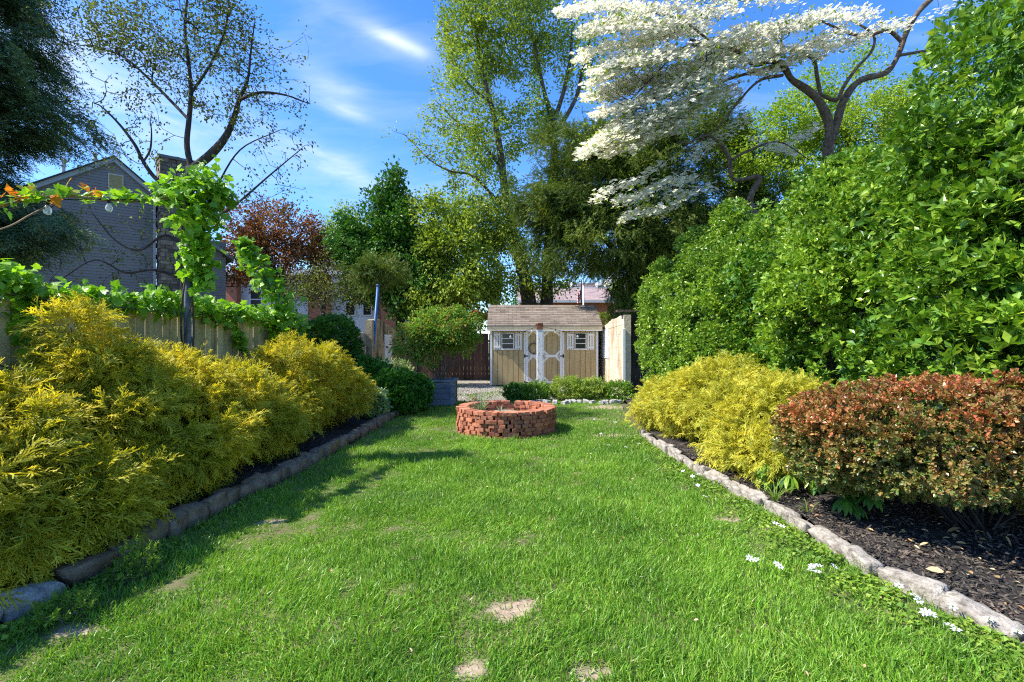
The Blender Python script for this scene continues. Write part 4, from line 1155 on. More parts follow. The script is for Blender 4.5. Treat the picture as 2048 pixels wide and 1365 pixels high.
# ================================================================== HOUSES
def siding_mat(name, c1, c2): return surf(name, [c1, c2], .7, .7, .12, .003, (1, 1, 1), island=.05)
def grey_house():
    A = np.array([-13.53, 19.0]); u = unit(np.array([.75, .66])); nb = np.array([-u[1], u[0]])   # nb points away from the camera
    root = empty('grey_house', (A[0], A[1], 0), 'two storey house with grey lap siding and a gable beyond the left fence', 'house')
    Mx = np.array([[u[0], 0, nb[0]], [u[1], 0, nb[1]], [0, 1, 0]])
    tp, zp = -1.25, 8.14
    def ztop(t): return min(zp - .85 * (t - tp), 99) if t > tp else zp + .67 * (t - tp)
    mb = MB()
    z = 0.0
    while z < zp:
        z1 = z + .105; zm = z + .05
        tl = max(-9, tp - (zp - zm) / .67); tr = min(0, tp + (zp - zm) / .85) if zm > 7.1 else 0
        if zm > 7.35: tr = min(tr, tp + (zp - zm) / .85)
        if tr - tl > .05:
            # slanted lap board
            v = np.array([[tl, z, -.022], [tr, z, -.022], [tr, z1, -.004], [tl, z1, -.004], [tl, z, .02], [tr, z, .02], [tr, z1, .02], [tl, z1, .02]])
            mb.add(v @ Mx.T + np.array([A[0], A[1], 0]), [(0, 1, 2, 3), (5, 4, 7, 6), (0, 4, 5, 1), (2, 6, 7, 3), (1, 5, 6, 2), (0, 3, 7, 4)])
        z = z1
    mb.prism([(-9, 0), (0, 0), (0, 7.1), (-.3, 7.3), (tp, zp - .05), (-9, 2.9)], Mx, (A[0] + nb[0] * .021, A[1] + nb[1] * .021, 0), 8)
    mb.build('wall', siding_mat('grey_lap_siding', (.21, .205, .205), (.255, .25, .25)), root)
    o = np.array([A[0], A[1], 0])
    rk = MB()
    def rake(t0, z0, t1, z1, th=.17, dep=.06):
        rk.prism([(t0, z0), (t1, z1), (t1, z1 + th), (t0, z0 + th)], Mx, o - np.array([nb[0], nb[1], 0]) * .12, dep + .08)
    rake(-9, zp - .67 * 7.75 - .05, tp, zp - .05); rake(tp, zp - .05, -.15, zp - .05 - .85 * 1.1)
    rk.build('rake_board', siding_mat('pale_blue_trim', (.36, .42, .45), (.42, .48, .5)), root)
    rf = MB()
    rf.prism([(-9.1, zp - .67 * 7.85 + .13), (tp, zp + .13), (tp, zp + .17), (-9.1, zp - .67 * 7.85 + .17)], Mx, o - np.array([nb[0], nb[1], 0]) * .2, 9)
    rf.prism([(tp, zp + .131), (-.05, zp + .13 - .85 * 1.2), (-.05, zp + .17 - .85 * 1.2), (tp, zp + .171)], Mx, o - np.array([nb[0], nb[1], 0]) * .2, 9)
    rf.build('roof', surf('dark_roof', [(.05, .05, .055), (.09, .09, .095)], 4, .9, .4), root)
    # louvre
    lv = MB(); lv.prism([(-1.42, 7.12), (-.98, 7.12), (-.98, 7.66), (-1.42, 7.66)], Mx, o - np.array([nb[0], nb[1], 0]) * .05, .03)
    lvo = lv.build('louvre_frame', siding_mat('cream_trim', (.6, .56, .4), (.66, .6, .44)), root)
    lv = MB()
    for i in range(9):
        z0 = 7.155 + i * .053; lv.prism([(-1.385, z0), (-1.015, z0), (-1.015, z0 + .045), (-1.385, z0 + .045)], Mx, o - np.array([nb[0], nb[1], 0]) * .062, .012)
    q = lv.build('louvre_slats', siding_mat('tan_louvre', (.33, .29, .13), (.38, .33, .16)), root)
    # downspout
    d = MB(); d.prism([(-.09, 0), (-.02, 0), (-.02, 7.0), (-.09, 7.0)], Mx, o - np.array([nb[0], nb[1], 0]) * .09, .06); d.build('downspout', siding_mat('pale_metal', (.5, .5, .52), (.6, .6, .62)), root)
    # lower wing beyond the chimney
    wg = MB(); z = 0
    while z < 5.6:
        v = np.array([[1.1, z, -.022], [2.35, z, -.022], [2.35, z + .105, -.004], [1.1, z + .105, -.004], [1.1, z, .02], [2.35, z, .02], [2.35, z + .105, .02], [1.1, z + .105, .02]])
        wg.add(v @ Mx.T + o, [(0, 1, 2, 3), (5, 4, 7, 6), (0, 4, 5, 1), (2, 6, 7, 3), (1, 5, 6, 2), (0, 3, 7, 4)]); z += .105
    wg.prism([(1.1, 0), (2.35, 0), (2.35, 5.0), (1.1, 5.9)], Mx, o + np.array([nb[0], nb[1], 0]) * .021, 6)
    wg.build('side_wing', siding_mat('grey_lap_siding_wing', (.21, .205, .205), (.255, .25, .25)), root)
    wr = MB(); wr.prism([(1.0, 5.95), (2.6, 4.9), (2.6, 5.05), (1.0, 6.1)], Mx, o - np.array([nb[0], nb[1], 0]) * .25, 6.4); wr.build('side_roof', siding_mat('green_grey_trim', (.2, .25, .25), (.25, .3, .3)), root)
    # stone chimney
    rng = R_(6); ch = MB(); z = 0
    c0, c1, dep = .06, 1.12, .75
    ch.prism([(c0 + .04, 0), (c1 - .04, 0), (c1 - .04, 8.4), (c0 + .04, 8.4)], Mx, o - np.array([nb[0], nb[1], 0]) * (dep - .05), dep + .5)
    while z < 8.35:
        h = rng.uniform(.10, .2); h = min(h, 8.4 - z)
        for face in (0, 1, 2):
            t0, t1 = (c0, c1) if face == 0 else (0, dep + .3)
            t = t0
            while t < t1 - .02:
                wd = min(rng.uniform(.14, .42), t1 - t); pr = rng.uniform(.0, .045)
                if face == 0: lo = (t + .008, z + .006, -dep - pr); hi = (t + wd - .008, z + h - .006, -dep + .06)
                elif face == 1: lo = (c0 - pr, z + .006, -dep + t + .008); hi = (c0 + .05, z + h - .006, -dep + t + wd - .008)
                else: lo = (c1 - .05, z + .006, -dep + t + .008); hi = (c1 + pr, z + h - .006, -dep + t + wd - .008)
                ch.box(lo, hi, Mx, o); t += wd
        z += h
    cm = surf('fieldstone', [(.10, .085, .07), (.2, .17, .14), (.30, .26, .21)], 2.5, .95, .8, .02, island=.4)
    chim = ch.build('chimney', cm, root)
    cc = MB(); cc.box((c0 - .06, 8.4, -dep - .08), (c1 + .06, 8.5, .35), Mx, o); cc.build('chimney_cap', surf('concrete_cap', [(.12, .12, .13), (.2, .2, .2)], 5, .9, .3), root)
    pt_ = o + np.array([u[0] * .62 - nb[0] * .35, u[1] * .62 - nb[1] * .35, 8.5]); cc = MB(); cc.tube([pt_, pt_ + [0, 0, .06]], .13, 10); cc.tube([pt_ + [0, 0, .06], pt_ + [0, 0, .1], pt_ + [0, 0, .14]], [.24, .2, .03], 12); cc.build('flue_hood', M['iron'], root)
    # vent pipes on the roof
    for (px, py0, py1) in ((190, 338, 308), (127, 356, 320)):
        p0 = W(px, py0 + 30, 22); p1 = W(px, py1, 22); v = MB(); v.tube([p0, p1], .07, 8); v.tube([p1 - [0, 0, .02], p1 + [0, 0, .04]], [.13, .10], 8); v.tube([p1 - [0, 0, .28], p1 - [0, 0, .24]], .11, 8)
        v.build('vent_pipe', siding_mat('galvanised', (.35, .35, .36), (.45, .45, .46)), root)
grey_house()

M['brick_far'] = surf('orange_red_brick', [(.36, .13, .07), (.48, .19, .11), (.40, .15, .09)], 3, .9, .5, .02, island=.1)
M['white_far'] = surf('white_far_paint', [(.62, .62, .62), (.74, .74, .74)], 1, .7, 0)
M['roof_pink'] = surf('mauve_shingle', [(.28, .20, .19), (.36, .27, .26), (.42, .33, .31)], 1.6, .95, .5, .02, (1, 6, 6))
M['slate'] = surf('grey_slate', [(.10, .11, .13), (.16, .17, .20)], 2, .8, .3, .02)
def row_house():
    Y = 32.0
    def x(px): return (px - 1024) / F * Y
    def z(py): return CH + (682 - py) / F * Y
    root = empty('row_house', (x(650), Y, 0), 'red brick and white house seen through the trees beyond the left fence', 'house')
    mb = MB(); mb.box((x(440), Y, 0), (x(890), Y + 8, z(548))); mb.build('wall', M['white_far'], root)
    for (a, b, t_) in ((446, 482, 560), (622, 662, 560), (762, 806, 535), (858, 884, 560)):
        mb = MB(); mb.box((x(a), Y - .5, 0), (x(b), Y - .004, z(t_))); mb.build('brick_pier', M['brick_far'], root)
    mb = MB()
    mb.prism([(Y - .9, z(548)), (Y + 4, z(520)), (Y + 9, z(545)), (Y + 9, z(549))], [[0, 0, 1], [1, 0, 0], [0, 1, 0]], (x(430), 0, 0), x(895) - x(430))
    mb.build('roof', M['slate'], root)
    mb = MB(); mb.box((x(672), Y - .7, z(566)), (x(716), Y - .005, z(552))); mb.box((x(430), Y - .95, z(553)), (x(895), Y - .86, z(548.5))); mb.build('gutter', M['white_far'], root)
    for (a, b, c, d) in ((690, 712, 632, 575), (725, 745, 632, 578), (500, 525, 620, 578), (560, 590, 620, 578), (820, 842, 640, 590)):
        w_ = MB(); w_.box((x(a), Y - .06, z(c)), (x(b), Y - .004, z(d))); wo = w_.build('window', siding_mat('white_sash', (.7, .7, .7), (.75, .75, .75)), root)
        p = MB(); p.box((x(a) + .08, Y - .075, z(c) + .08), (x(b) - .08, Y - .062, (z(c) + z(d)) / 2 - .04)); p.box((x(a) + .08, Y - .075, (z(c) + z(d)) / 2 + .04), (x(b) - .08, Y - .062, z(d) - .08))
        q = p.build('pane', M['glass'], wo, origin=root.location); q.location = (0, 0, 0)
    mb = MB(); mb.box((x(800), Y + 2, z(545)), (x(850), Y + 3.2, z(508))); mb.build('chimney', M['brick_far'], root)
    mb = MB(); mb.box((x(800) - .1, Y + 1.9, z(508)), (x(850) + .1, Y + 3.3, z(508) + .15)); mb.build('chimney_cap', M['white_far'], root)
row_house()
def ranch_house():
    Y = 33.0
    def x(px): return (px - 1024) / F * Y
    def z(py): return CH + (682 - py) / F * Y
    root = empty('ranch_house', (x(1160), Y, 0), 'low brick house with a mauve shingle roof seen above the shed', 'house')
    mb = MB(); mb.box((x(1040), Y, 0), (x(1226), Y + 7, z(604))); mb.build('wall', M['brick_far'], root)
    Yr = Y + 3.2; zr = CH + (682 - 577) / F * Yr; ze = z(602)
    s = np.array([0, Yr - Y + .4, zr - ze]); ln = np.linalg.norm(s); s /= ln; nn = np.array([0, -s[2], s[1]]); Mx = np.stack([[1, 0, 0], s, nn], 1)
    rows = 14; mb = MB(); rng = R_(2)
    for r in range(rows):
        xx = x(1035) - .3 * (r % 2)
        while xx < x(1230):
            mb.box((max(xx, x(1035)), r * ln / rows - .02, .0), (min(xx + .58, x(1230)), (r + 1) * ln / rows, .02 + .01 * rng.rand()), Mx @ np.array([[1, 0, 0], [0, 1, 0], [0, 0, 1]]), (0, Y - .4, ze)); xx += .6
    mb.box((x(1035), 0, -.1), (x(1230), ln, -.001), Mx, (0, Y - .4, ze))
    mb.build('roof', surf('mauve_shingle_roof', [(.27, .20, .19), (.34, .26, .25)], 3, .95, .3, .01, island=.18), root)
    mb = MB(); mb.box((x(1035), Yr - .1, zr), (x(1226) + .3, Yr + .1, zr + .11)); mb.box((x(1035), Y - .52, ze - .14), (x(1226), Y - .41, ze + .02)); mb.build('gutter', M['white_far'], root)
    g = MB(); g.prism([(x(1203), z(601)), (x(1231), z(601)), (x(1231), z(586))], [[1, 0, 0], [0, 0, -1], [0, 1, 0]], (0, Y - .6, 0), -.12); g.build('porch_gable', M['white_far'], root)
    g = MB(); g.box((x(1223), Y - .7, 0), (x(1226), Y - .55, z(601))); g.build('porch_column', M['white_far'], root)
    Y2 = 50.0
    def x2(px): return (px - 1024) / F * Y2
    def z2(py): return CH + (682 - py) / F * Y2
    root = empty('far_house', (x2(1150), Y2, 0), 'dark roofed house with a small brick chimney behind the ranch house', 'house')
    mb = MB(); mb.box((x2(1060), Y2, 0), (x2(1235), Y2 + 8, z2(576))); mb.build('wall', M['brick_far'], root)
    mb = MB(); mb.prism([(Y2 - .5, z2(577)), (Y2 + 4.5, z2(556)), (Y2 + 9, z2(577))], [[0, 0, 1], [1, 0, 0], [0, 1, 0]], (x2(1090), 0, 0), x2(1212) - x2(1090)); mb.build('roof', surf('brown_roof', [(.10, .07, .065), (.15, .11, .1)], 3, .9, .3), root)
    mb = MB(); mb.box((x2(1094), Y2 + 1, z2(577)), (x2(1103), Y2 + 2, z2(556))); mb.build('chimney', M['brick_far'], root)
    for a in (1118, 1143, 1195):
        p = MB(); p.box((x2(a), Y2 - .3, z2(573)), (x2(a + 12), Y2 + 1.2, z2(564))); p.build('dormer_window', M['white_far'], root)
    mb = MB(); mb.box((x2(1214), Y2 - 2, 0), (x2(1246), Y2 + 4, z2(556))); mb.build('side_wall', M['white_far'], root)
ranch_house()
# flag
def flag():
    Y = 29.0
    def x(px): return (px - 1024) / F * Y
    def z(py): return CH + (682 - py) / F * Y
    root = empty('flag_pole', (x(1162.5), Y, 0), 'pole with a limp red white and blue striped flag above the shed roof', 'flag')
    mb = MB(); mb.tube([(x(1162.8), Y, 0), (x(1162.8), Y, z(560))], .035, 8); mb.build('pole', M['bark_dark'], root, True)
    # limp cloth: hangs by the hoist, folded; 13 stripes and a blue canton
    H = z(577) - z(609); nu, nv = 26, 26
    def P(u, v):   # u along the fly 0..1, v down the hoist 0..1
        fx = .06 * math.sin(u * 13) + .012 * math.sin(v * 7 + u * 5)
        return [x(1162.4) - u * .24 - .02 * math.sin(u * 22), Y - .05 + fx, z(577) - v * H * .62 - u * H * .38 + .02 * math.sin(u * 15)]
    V = np.array([P(i / nu, j / nv) for j in range(nv + 1) for i in range(nu + 1)])
    sets = {'red': [], 'white': [], 'blue': []}
    for j in range(nv):
        for i in range(nu):
            a = j * (nu + 1) + i; st = int(j / 2)
            key = 'blue' if (i < nu * .4 and j < 14) else ('red' if st % 2 == 0 else 'white')
            sets[key].append((a, a + 1, a + nu + 2, a + nu + 1))
    for key, col in (('red', (.5, .03, .04)), ('white', (.8, .78, .76)), ('blue', (.03, .05, .2))):
        mesh_np({'red': 'red_stripes', 'white': 'white_stripes', 'blue': 'blue_canton'}[key], V, [np.array(sets[key])], surf('flag_' + key, [col, col], 3, .8, 0), root, True)
    st = []
    for a in range(6):
        for b in range(5): st.append(P((a + .5) / 6 * .38, (b + .6) / 5 * .5))
    st = np.array(st) - [0, .012, 0]
    Vs, Fs = scatter([t_flower(5, .5, 0)], st, np.tile([1.0, 0, 0], (len(st), 1)), np.tile([0, -1.0, 0], (len(st), 1)), .035, R_(1))
    mesh_np('stars', Vs, Fs, M['petal'], root)
    mb = MB(); mb.tube([(x(1169.5), Y + .5, 0), (x(1169.5), Y + .5, z(566))], .05, 8)
    r2 = empty('white_pole', (x(1169.5), Y + .5, 0), 'plain white pole standing right beside the striped flag', 'pole'); mb.build('shaft', M['white_far'], r2, True)
    mb = MB(); mb.tube([(x(1169.5), Y + .5, z(566)), (x(1169.5), Y + .5, z(563))], [.09, .03], 8); mb.build('finial', M['white_far'], r2, True)
flag()
# red canopy top beyond the brown fence
c = W(952, 634, 24.0); root = empty('red_canopy', (c[0], c[1], 0), 'red canopy top showing between the leaves left of the shed roof', 'canopy')
mb = MB(); n = 8; V = [[c[0], c[1], c[2] + .35]]
for i in range(n):
    a = i * 2 * math.pi / n; V.append([c[0] + math.cos(a) * .9, c[1] + math.sin(a) * .9, c[2] - .02])
for i in range(n):
    a = i * 2 * math.pi / n; V.append([c[0] + math.cos(a) * .9, c[1] + math.sin(a) * .9, c[2] - .14])
mb.add(V, [(0, 1 + i, 1 + (i + 1) % n) for i in range(n)] + [(1 + i, 1 + n + i, 1 + n + (i + 1) % n, 1 + (i + 1) % n) for i in range(n)])
mb.build('canopy_cloth', surf('red_cloth', [(.5, .04, .03), (.6, .06, .04)], 4, .8, 0), root)
mb = MB(); mb.tube([(c[0], c[1], 0), (c[0], c[1], c[2] + .4)], .03, 8); mb.build('pole', M['bark'], root)
# power lines
for k, (ya, yb) in enumerate(((562, 519), (574, 533))):
    pts = [W(300, ya + 2, 23), W(560, ya - 3, 23), W(800, (ya + yb) / 2 + 9, 23), W(1150, yb, 23), W(1500, yb - 25, 23)]
    mb = MB(); mb.tube(cat_spline(pts, 8), .02, 5)
    o = mb.build('power_line', M['cable'], None, True, origin=pts[0]); tag(o, ['upper black overhead cable crossing the trees above the fence', 'lower black overhead cable crossing the trees above the fence'][k], 'cable', 'overhead cables')
# ================================================================== VEGETATION
def ln3(*pts): return [tuple(W(px, py, Y)) + (r,) for px, py, Y, r in pts]
def blob(px, py, Y, rpx, rpy, ry=None, wt=1.0):
    c = W(px, py, Y); return (*c, rpx / F * Y, ry if ry else (rpx + rpy) / 2 / F * Y, rpy / F * Y, wt)
# ---- golden thread cypress
def golden(label, base, lobes, n, seed, mat, size, inner=.35, group='golden thread leaved shrubs', up=.25):
    return make_shrub('golden_shrub', label, 'shrub', base, lobes, n, M[mat], seed, size, T_THREAD, group, .22, 3.0, .22, up, 0, .9, 16, .025, 'bark', M[mat], int(n * inner), .0, .5, (26, .19))
golden('largest golden thread leaved shrub spreading over the left edging nearest the camera', (-3.75, 3.1),
       [(-3.85, 3.1, .56, .78, .9, .54), (-3.6, 2.9, .34, .68, .75, .32), (-3.95, 3.5, .78, .60, .8, .52), (-3.4, 3.65, .38, .58, .75, .36)], 5600, 1, 'golden', .19)
golden('tall golden thread leaved shrub with a feathery top before the pale board fence', (-3.8, 4.8),
       [(-3.7, 4.7, .72, .72, .9, .62), (-3.85, 4.6, 1.22, .42, .5, .38), (-3.9, 4.5, 1.62, .20, .22, .28), (-3.4, 5.1, .6, .66, .85, .52)], 5400, 2, 'golden', .17)
golden('golden thread leaved shrub in the middle of the left row', (-3.7, 6.3),
       [(-3.65, 6.1, .78, .66, .8, .62), (-3.4, 6.6, .52, .58, .8, .46), (-3.7, 5.6, .95, .5, .55, .48)], 4600, 3, 'golden', .16)
golden('farthest golden thread leaved shrub of the left row, beside the dark leafy shrubs', (-3.55, 8.7),
       [(-3.5, 8.6, .92, .66, .85, .68), (-3.3, 9.1, .62, .6, .8, .52), (-3.6, 8.0, 1.15, .45, .55, .5), (-3.45, 7.5, .6, .5, .6, .5)], 4600, 4, 'golden', .16)
golden('bright yellow thread leaved shrub on the right next to the red tipped shrub', (3.1, 6.0),
       [(3.15, 6.15, .55, .85, .85, .55), (2.95, 5.6, .4, .6, .55, .38), (3.5, 6.3, .75, .6, .7, .36)], 5200, 5, 'golden_lemon', .15)
golden('bright yellow thread leaved shrub on the right before the low azaleas', (3.0, 8.0),
       [(2.95, 8.0, .6, .78, .95, .55), (3.2, 7.4, .85, .7, .7, .44), (2.75, 8.6, .45, .6, .7, .38)], 4600, 6, 'golden_lemon', .15)
# ---- red tipped shrub
rng_ = R_(50)
make_shrub('red_tipped_shrub', 'rounded shrub with red and orange new leaves over the black mulch', 'shrub', (3.75, 4.05),
           [(3.35, 4.1, .80, 1.0, .85, .50), (4.15, 4.0, .76, 1.1, .95, .52), (2.95, 4.3, .72, .62, .6, .42), (4.9, 4.2, .80, .9, .9, .5)], 14000, M['red_shrub'], 51, .068, T_ROUND, None, .14, 5, .12,
           .5, 0, .9, 34, .012, 'bark_dark', M['red_inner'], 9000, .14, .6, (12, .10))
# ---- big hedge on the right
make_shrub('hedge_shrub', 'towering glossy broad leaved hedge shrub at the right edge of the picture', 'hedge', (5.4, 4.6),
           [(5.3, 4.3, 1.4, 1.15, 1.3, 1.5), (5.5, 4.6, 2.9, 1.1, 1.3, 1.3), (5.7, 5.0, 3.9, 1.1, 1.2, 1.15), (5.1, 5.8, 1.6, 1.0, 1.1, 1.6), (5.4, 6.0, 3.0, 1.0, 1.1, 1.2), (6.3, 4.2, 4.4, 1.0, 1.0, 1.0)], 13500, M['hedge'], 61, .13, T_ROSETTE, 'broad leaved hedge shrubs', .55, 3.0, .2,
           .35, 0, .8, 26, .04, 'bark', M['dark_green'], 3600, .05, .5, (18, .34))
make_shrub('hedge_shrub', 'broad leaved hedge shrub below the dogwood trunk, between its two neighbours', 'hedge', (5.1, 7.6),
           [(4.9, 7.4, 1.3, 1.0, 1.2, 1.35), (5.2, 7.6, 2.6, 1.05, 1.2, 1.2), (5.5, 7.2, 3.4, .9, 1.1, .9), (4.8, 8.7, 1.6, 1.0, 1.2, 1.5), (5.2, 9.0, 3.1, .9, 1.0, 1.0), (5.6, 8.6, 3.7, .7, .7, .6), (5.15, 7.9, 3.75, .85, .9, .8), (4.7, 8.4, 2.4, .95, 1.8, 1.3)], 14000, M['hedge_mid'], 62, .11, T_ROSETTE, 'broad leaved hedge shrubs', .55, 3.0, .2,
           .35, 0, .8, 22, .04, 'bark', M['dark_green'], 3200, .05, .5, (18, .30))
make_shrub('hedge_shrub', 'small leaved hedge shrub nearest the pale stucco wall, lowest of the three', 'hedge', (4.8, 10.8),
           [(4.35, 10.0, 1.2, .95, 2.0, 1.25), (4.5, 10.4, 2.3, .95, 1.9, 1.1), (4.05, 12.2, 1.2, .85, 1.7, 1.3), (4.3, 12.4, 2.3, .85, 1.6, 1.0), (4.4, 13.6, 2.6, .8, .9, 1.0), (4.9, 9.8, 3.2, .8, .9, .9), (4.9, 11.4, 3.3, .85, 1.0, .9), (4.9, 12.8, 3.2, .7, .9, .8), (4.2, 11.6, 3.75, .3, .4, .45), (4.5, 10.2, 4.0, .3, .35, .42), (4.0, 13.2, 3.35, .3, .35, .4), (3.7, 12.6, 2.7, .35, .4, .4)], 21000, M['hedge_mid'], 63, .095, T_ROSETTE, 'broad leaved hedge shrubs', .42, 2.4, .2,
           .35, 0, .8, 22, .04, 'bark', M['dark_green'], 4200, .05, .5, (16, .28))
# ---- low shrubs before the shed
LOW = [((.12, 13.5), [(.12, 13.5, .22, .34, .35, .30)], 'hydrangea', 'low dark green shrub at the left end of the row before the shed'),
       ((.62, 13.3), [(.62, 13.3, .26, .42, .35, .32)], 'hedge', 'low green shrub at the foot of the white flaking post'),
       ((1.55, 13.4), [(1.45, 13.4, .34, .42, .35, .40), (1.75, 13.4, .3, .4, .35, .34)], 'low_shrub', 'lime green azalea like shrub, brightest of the row before the shed'),
       ((2.25, 13.5), [(2.2, 13.5, .3, .4, .35, .38)], 'low_shrub', 'low lime green shrub with bronze tips before the right shed window'),
       ((2.85, 13.4), [(2.8, 13.4, .28, .42, .38, .34)], 'hedge', 'low green shrub at the foot of the pale stucco wall')]
for i, (b_, lb, mt, lab) in enumerate(LOW):
    lb = [(x, y, z * .8, a, b2, c2 * .82) for x, y, z, a, b2, c2 in lb]
    make_shrub('low_shrub', lab, 'shrub', b_, lb, 760 * len(lb), M[mt], 70 + i, .10, T_CLUS_S, 'low shrubs before the shed', .25, 5, .3, .4, 0, .8, 8, .008, 'bark', None, 200, .02, .6)
# ---- left shaded shrubs
make_shrub('leafy_shrub', 'dark green broad leafed shrub beside the wooden planter', 'shrub', (-2.55, 11.0), [(-2.5, 11.0, .45, .6, .6, .48), (-2.25, 11.3, .42, .45, .5, .42)], 1500, M['hydrangea'], 81, .12, T_ROSETTE, 'shaded leafy shrubs by the planter', .2, 4, .25, .5, 0, .9, 10, .01, 'bark', None, 500, .03, .5)
make_shrub('leafy_shrub', 'dark green leafy shrub between the farthest golden shrub and the stained wall', 'shrub', (-3.3, 11.5), [(-3.3, 11.5, .6, .6, .6, .62), (-3.1, 11.0, .4, .5, .5, .42)], 1700, M['hydrangea'], 82, .12, T_ROSETTE, 'shaded leafy shrubs by the planter', .2, 4, .25, .5, 0, .9, 10, .01, 'bark', None, 500, .03, .5)
make_shrub('variegated_plant', 'small plant with pale edged leaves at the foot of the last golden shrub', 'plant', (-2.85, 10.2), [(-2.82, 10.2, .28, .3, .3, .3)], 260, M['variegated'], 83, .13, T_ROSETTE, None, .2, 4, .3, .5, 0, .9, 5, .006)
make_shrub('climbing_shrub', 'bluish green climbing shrub leaning on the fence beside the weathered pickets', 'shrub', (-4.2, 12.2), [(-4.15, 12.2, 1.5, .4, .7, .55), (-4.2, 11.6, 1.8, .4, .8, .4), (-4.1, 12.6, 1.0, .35, .5, .5)], 1300, M['dark_green'], 84, .13, T_ROSETTE, None, .25, 4, .3, .3, 0, .8, 10, .012)
make_shrub('feathery_plant', 'soft grey green plant before the white slatted panel of the stained wall', 'plant', (-3.2, 13.8), [(-3.2, 13.8, .65, .5, .4, .5)], 500, M['variegated'], 85, .09, T_CLUS_S, None, .25, 4, .3, .3, 0, .8, 8, .006)
# bright green bush above the stucco wall
make_shrub('garden_bush', 'bright green rounded bush showing above the fence right of the shed roof', 'shrub', (4.1, 21.6), [(4.05, 21.6, 2.0, .75, .6, .85), (4.9, 21.6, 1.7, .6, .6, .8)], 1100, M['yellow_green'], 86, .12, T_CLUS_S, None, .2, 4, .3, .4, 0, .8, 8, .02)
# ---- hellebore like plant and day lily beside the edging
def palm_leaf_plant(name, label, c, n, seed, l=.22, mat='hedge'):
    r = R_(seed); root = empty(name, (*c, .05), label, 'plant'); st = MB(); P = []; D = []; Nn = []
    for i in range(n):
        a = r.rand() * 6.28; rr = r.uniform(.08, .34); h = r.uniform(.12, .34); tip = np.array([c[0] + math.cos(a) * rr, c[1] + math.sin(a) * rr, .06 + h])
        st.tube(cat_spline([(c[0], c[1], .05), (c[0] + math.cos(a) * rr * .4, c[1] + math.sin(a) * rr * .4, .06 + h * .8), tip], 4), .005, 5)
        for q in range(7):
            b = a + (q - 3) * .5; P.append(tip); D.append([math.cos(b), math.sin(b), -.35 - .3 * r.rand()]); Nn.append([.2 * r.normal(), .2 * r.normal(), 1])
    st.build('stem', M['hedge'], root, True)
    V, Fc = scatter([t_oval(.3, .2, .35), t_oval(.34, .15, .45)], np.array(P), np.array(D), np.array(Nn), l * r.uniform(.8, 1.15, len(P)) * .75, r)
    mesh_np('leaves', V, Fc, M[mat], root)
palm_leaf_plant('lobed_leaf_plant', 'broad fingered green leaf plant under the left end of the red tipped shrub', (2.95, 4.92), 9, 91, .24)
palm_leaf_plant('lobed_leaf_plant', 'fingered light green leaf plant between the yellow shrub and the mulch', (2.72, 5.15), 9, 92, .2, 'hedge_mid')
palm_leaf_plant('lobed_leaf_plant', 'small dark fingered leaf plant in the shade of the red tipped shrub', (3.05, 4.45), 6, 93, .18, 'dark_green')
def strap_tuft(name, label, c, n, s, seed, mat):
    r = R_(seed); root = empty(name, (*c, .04), label, 'plant'); parts = []
    for i in range(n):
        a = r.rand() * 6.28; b = r.uniform(.3, 1.0); l = s * r.uniform(.6, 1.2); d = np.array([math.cos(a), math.sin(a), 0]); p0 = np.array([*c, .05]) + d * .02
        pts = np.array([p0 + d * l * b * .8 * t * t + np.array([0, 0, l * (t - .5 * b * t * t)]) for t in np.linspace(0, 1, 6)])
        parts.append(ribbon(pts, .014, .003, unit(np.cross(d, [r.normal() * .3, r.normal() * .3, 1]))))
    V, Fc = merge(parts); mesh_np('leaves', V, Fc, M[mat], root)
strap_tuft('grassy_plant', 'grassy light green tuft on the right edging stones beside the lobed leaves', (2.50, 4.75), 34, .26, 94, 'clover')
strap_tuft('grassy_plant', 'thin little grassy tuft in the mulch nearest the grey edging', (2.62, 4.42), 9, .16, 95, 'clover')
def weed_tuft(label, c, seed, n=120, r_=.13, h=.22):
    make_shrub('lawn_weed', label, 'weed', c, [(c[0], c[1], h * .55, r_, r_, h * .5)], n, M['clover'], seed, .055, T_CLUS_S, None, .3, 6, .6, .9, 0, .6, 7, .003, 'bark', None, 0, .01, .5)
weed_tuft('upright leafy weed at the lower left edging stones', (-2.50, 3.35), 96)
weed_tuft('low leafy weed beside the pale corner stone', (-2.55, 2.85), 97, 100, .14, .12)
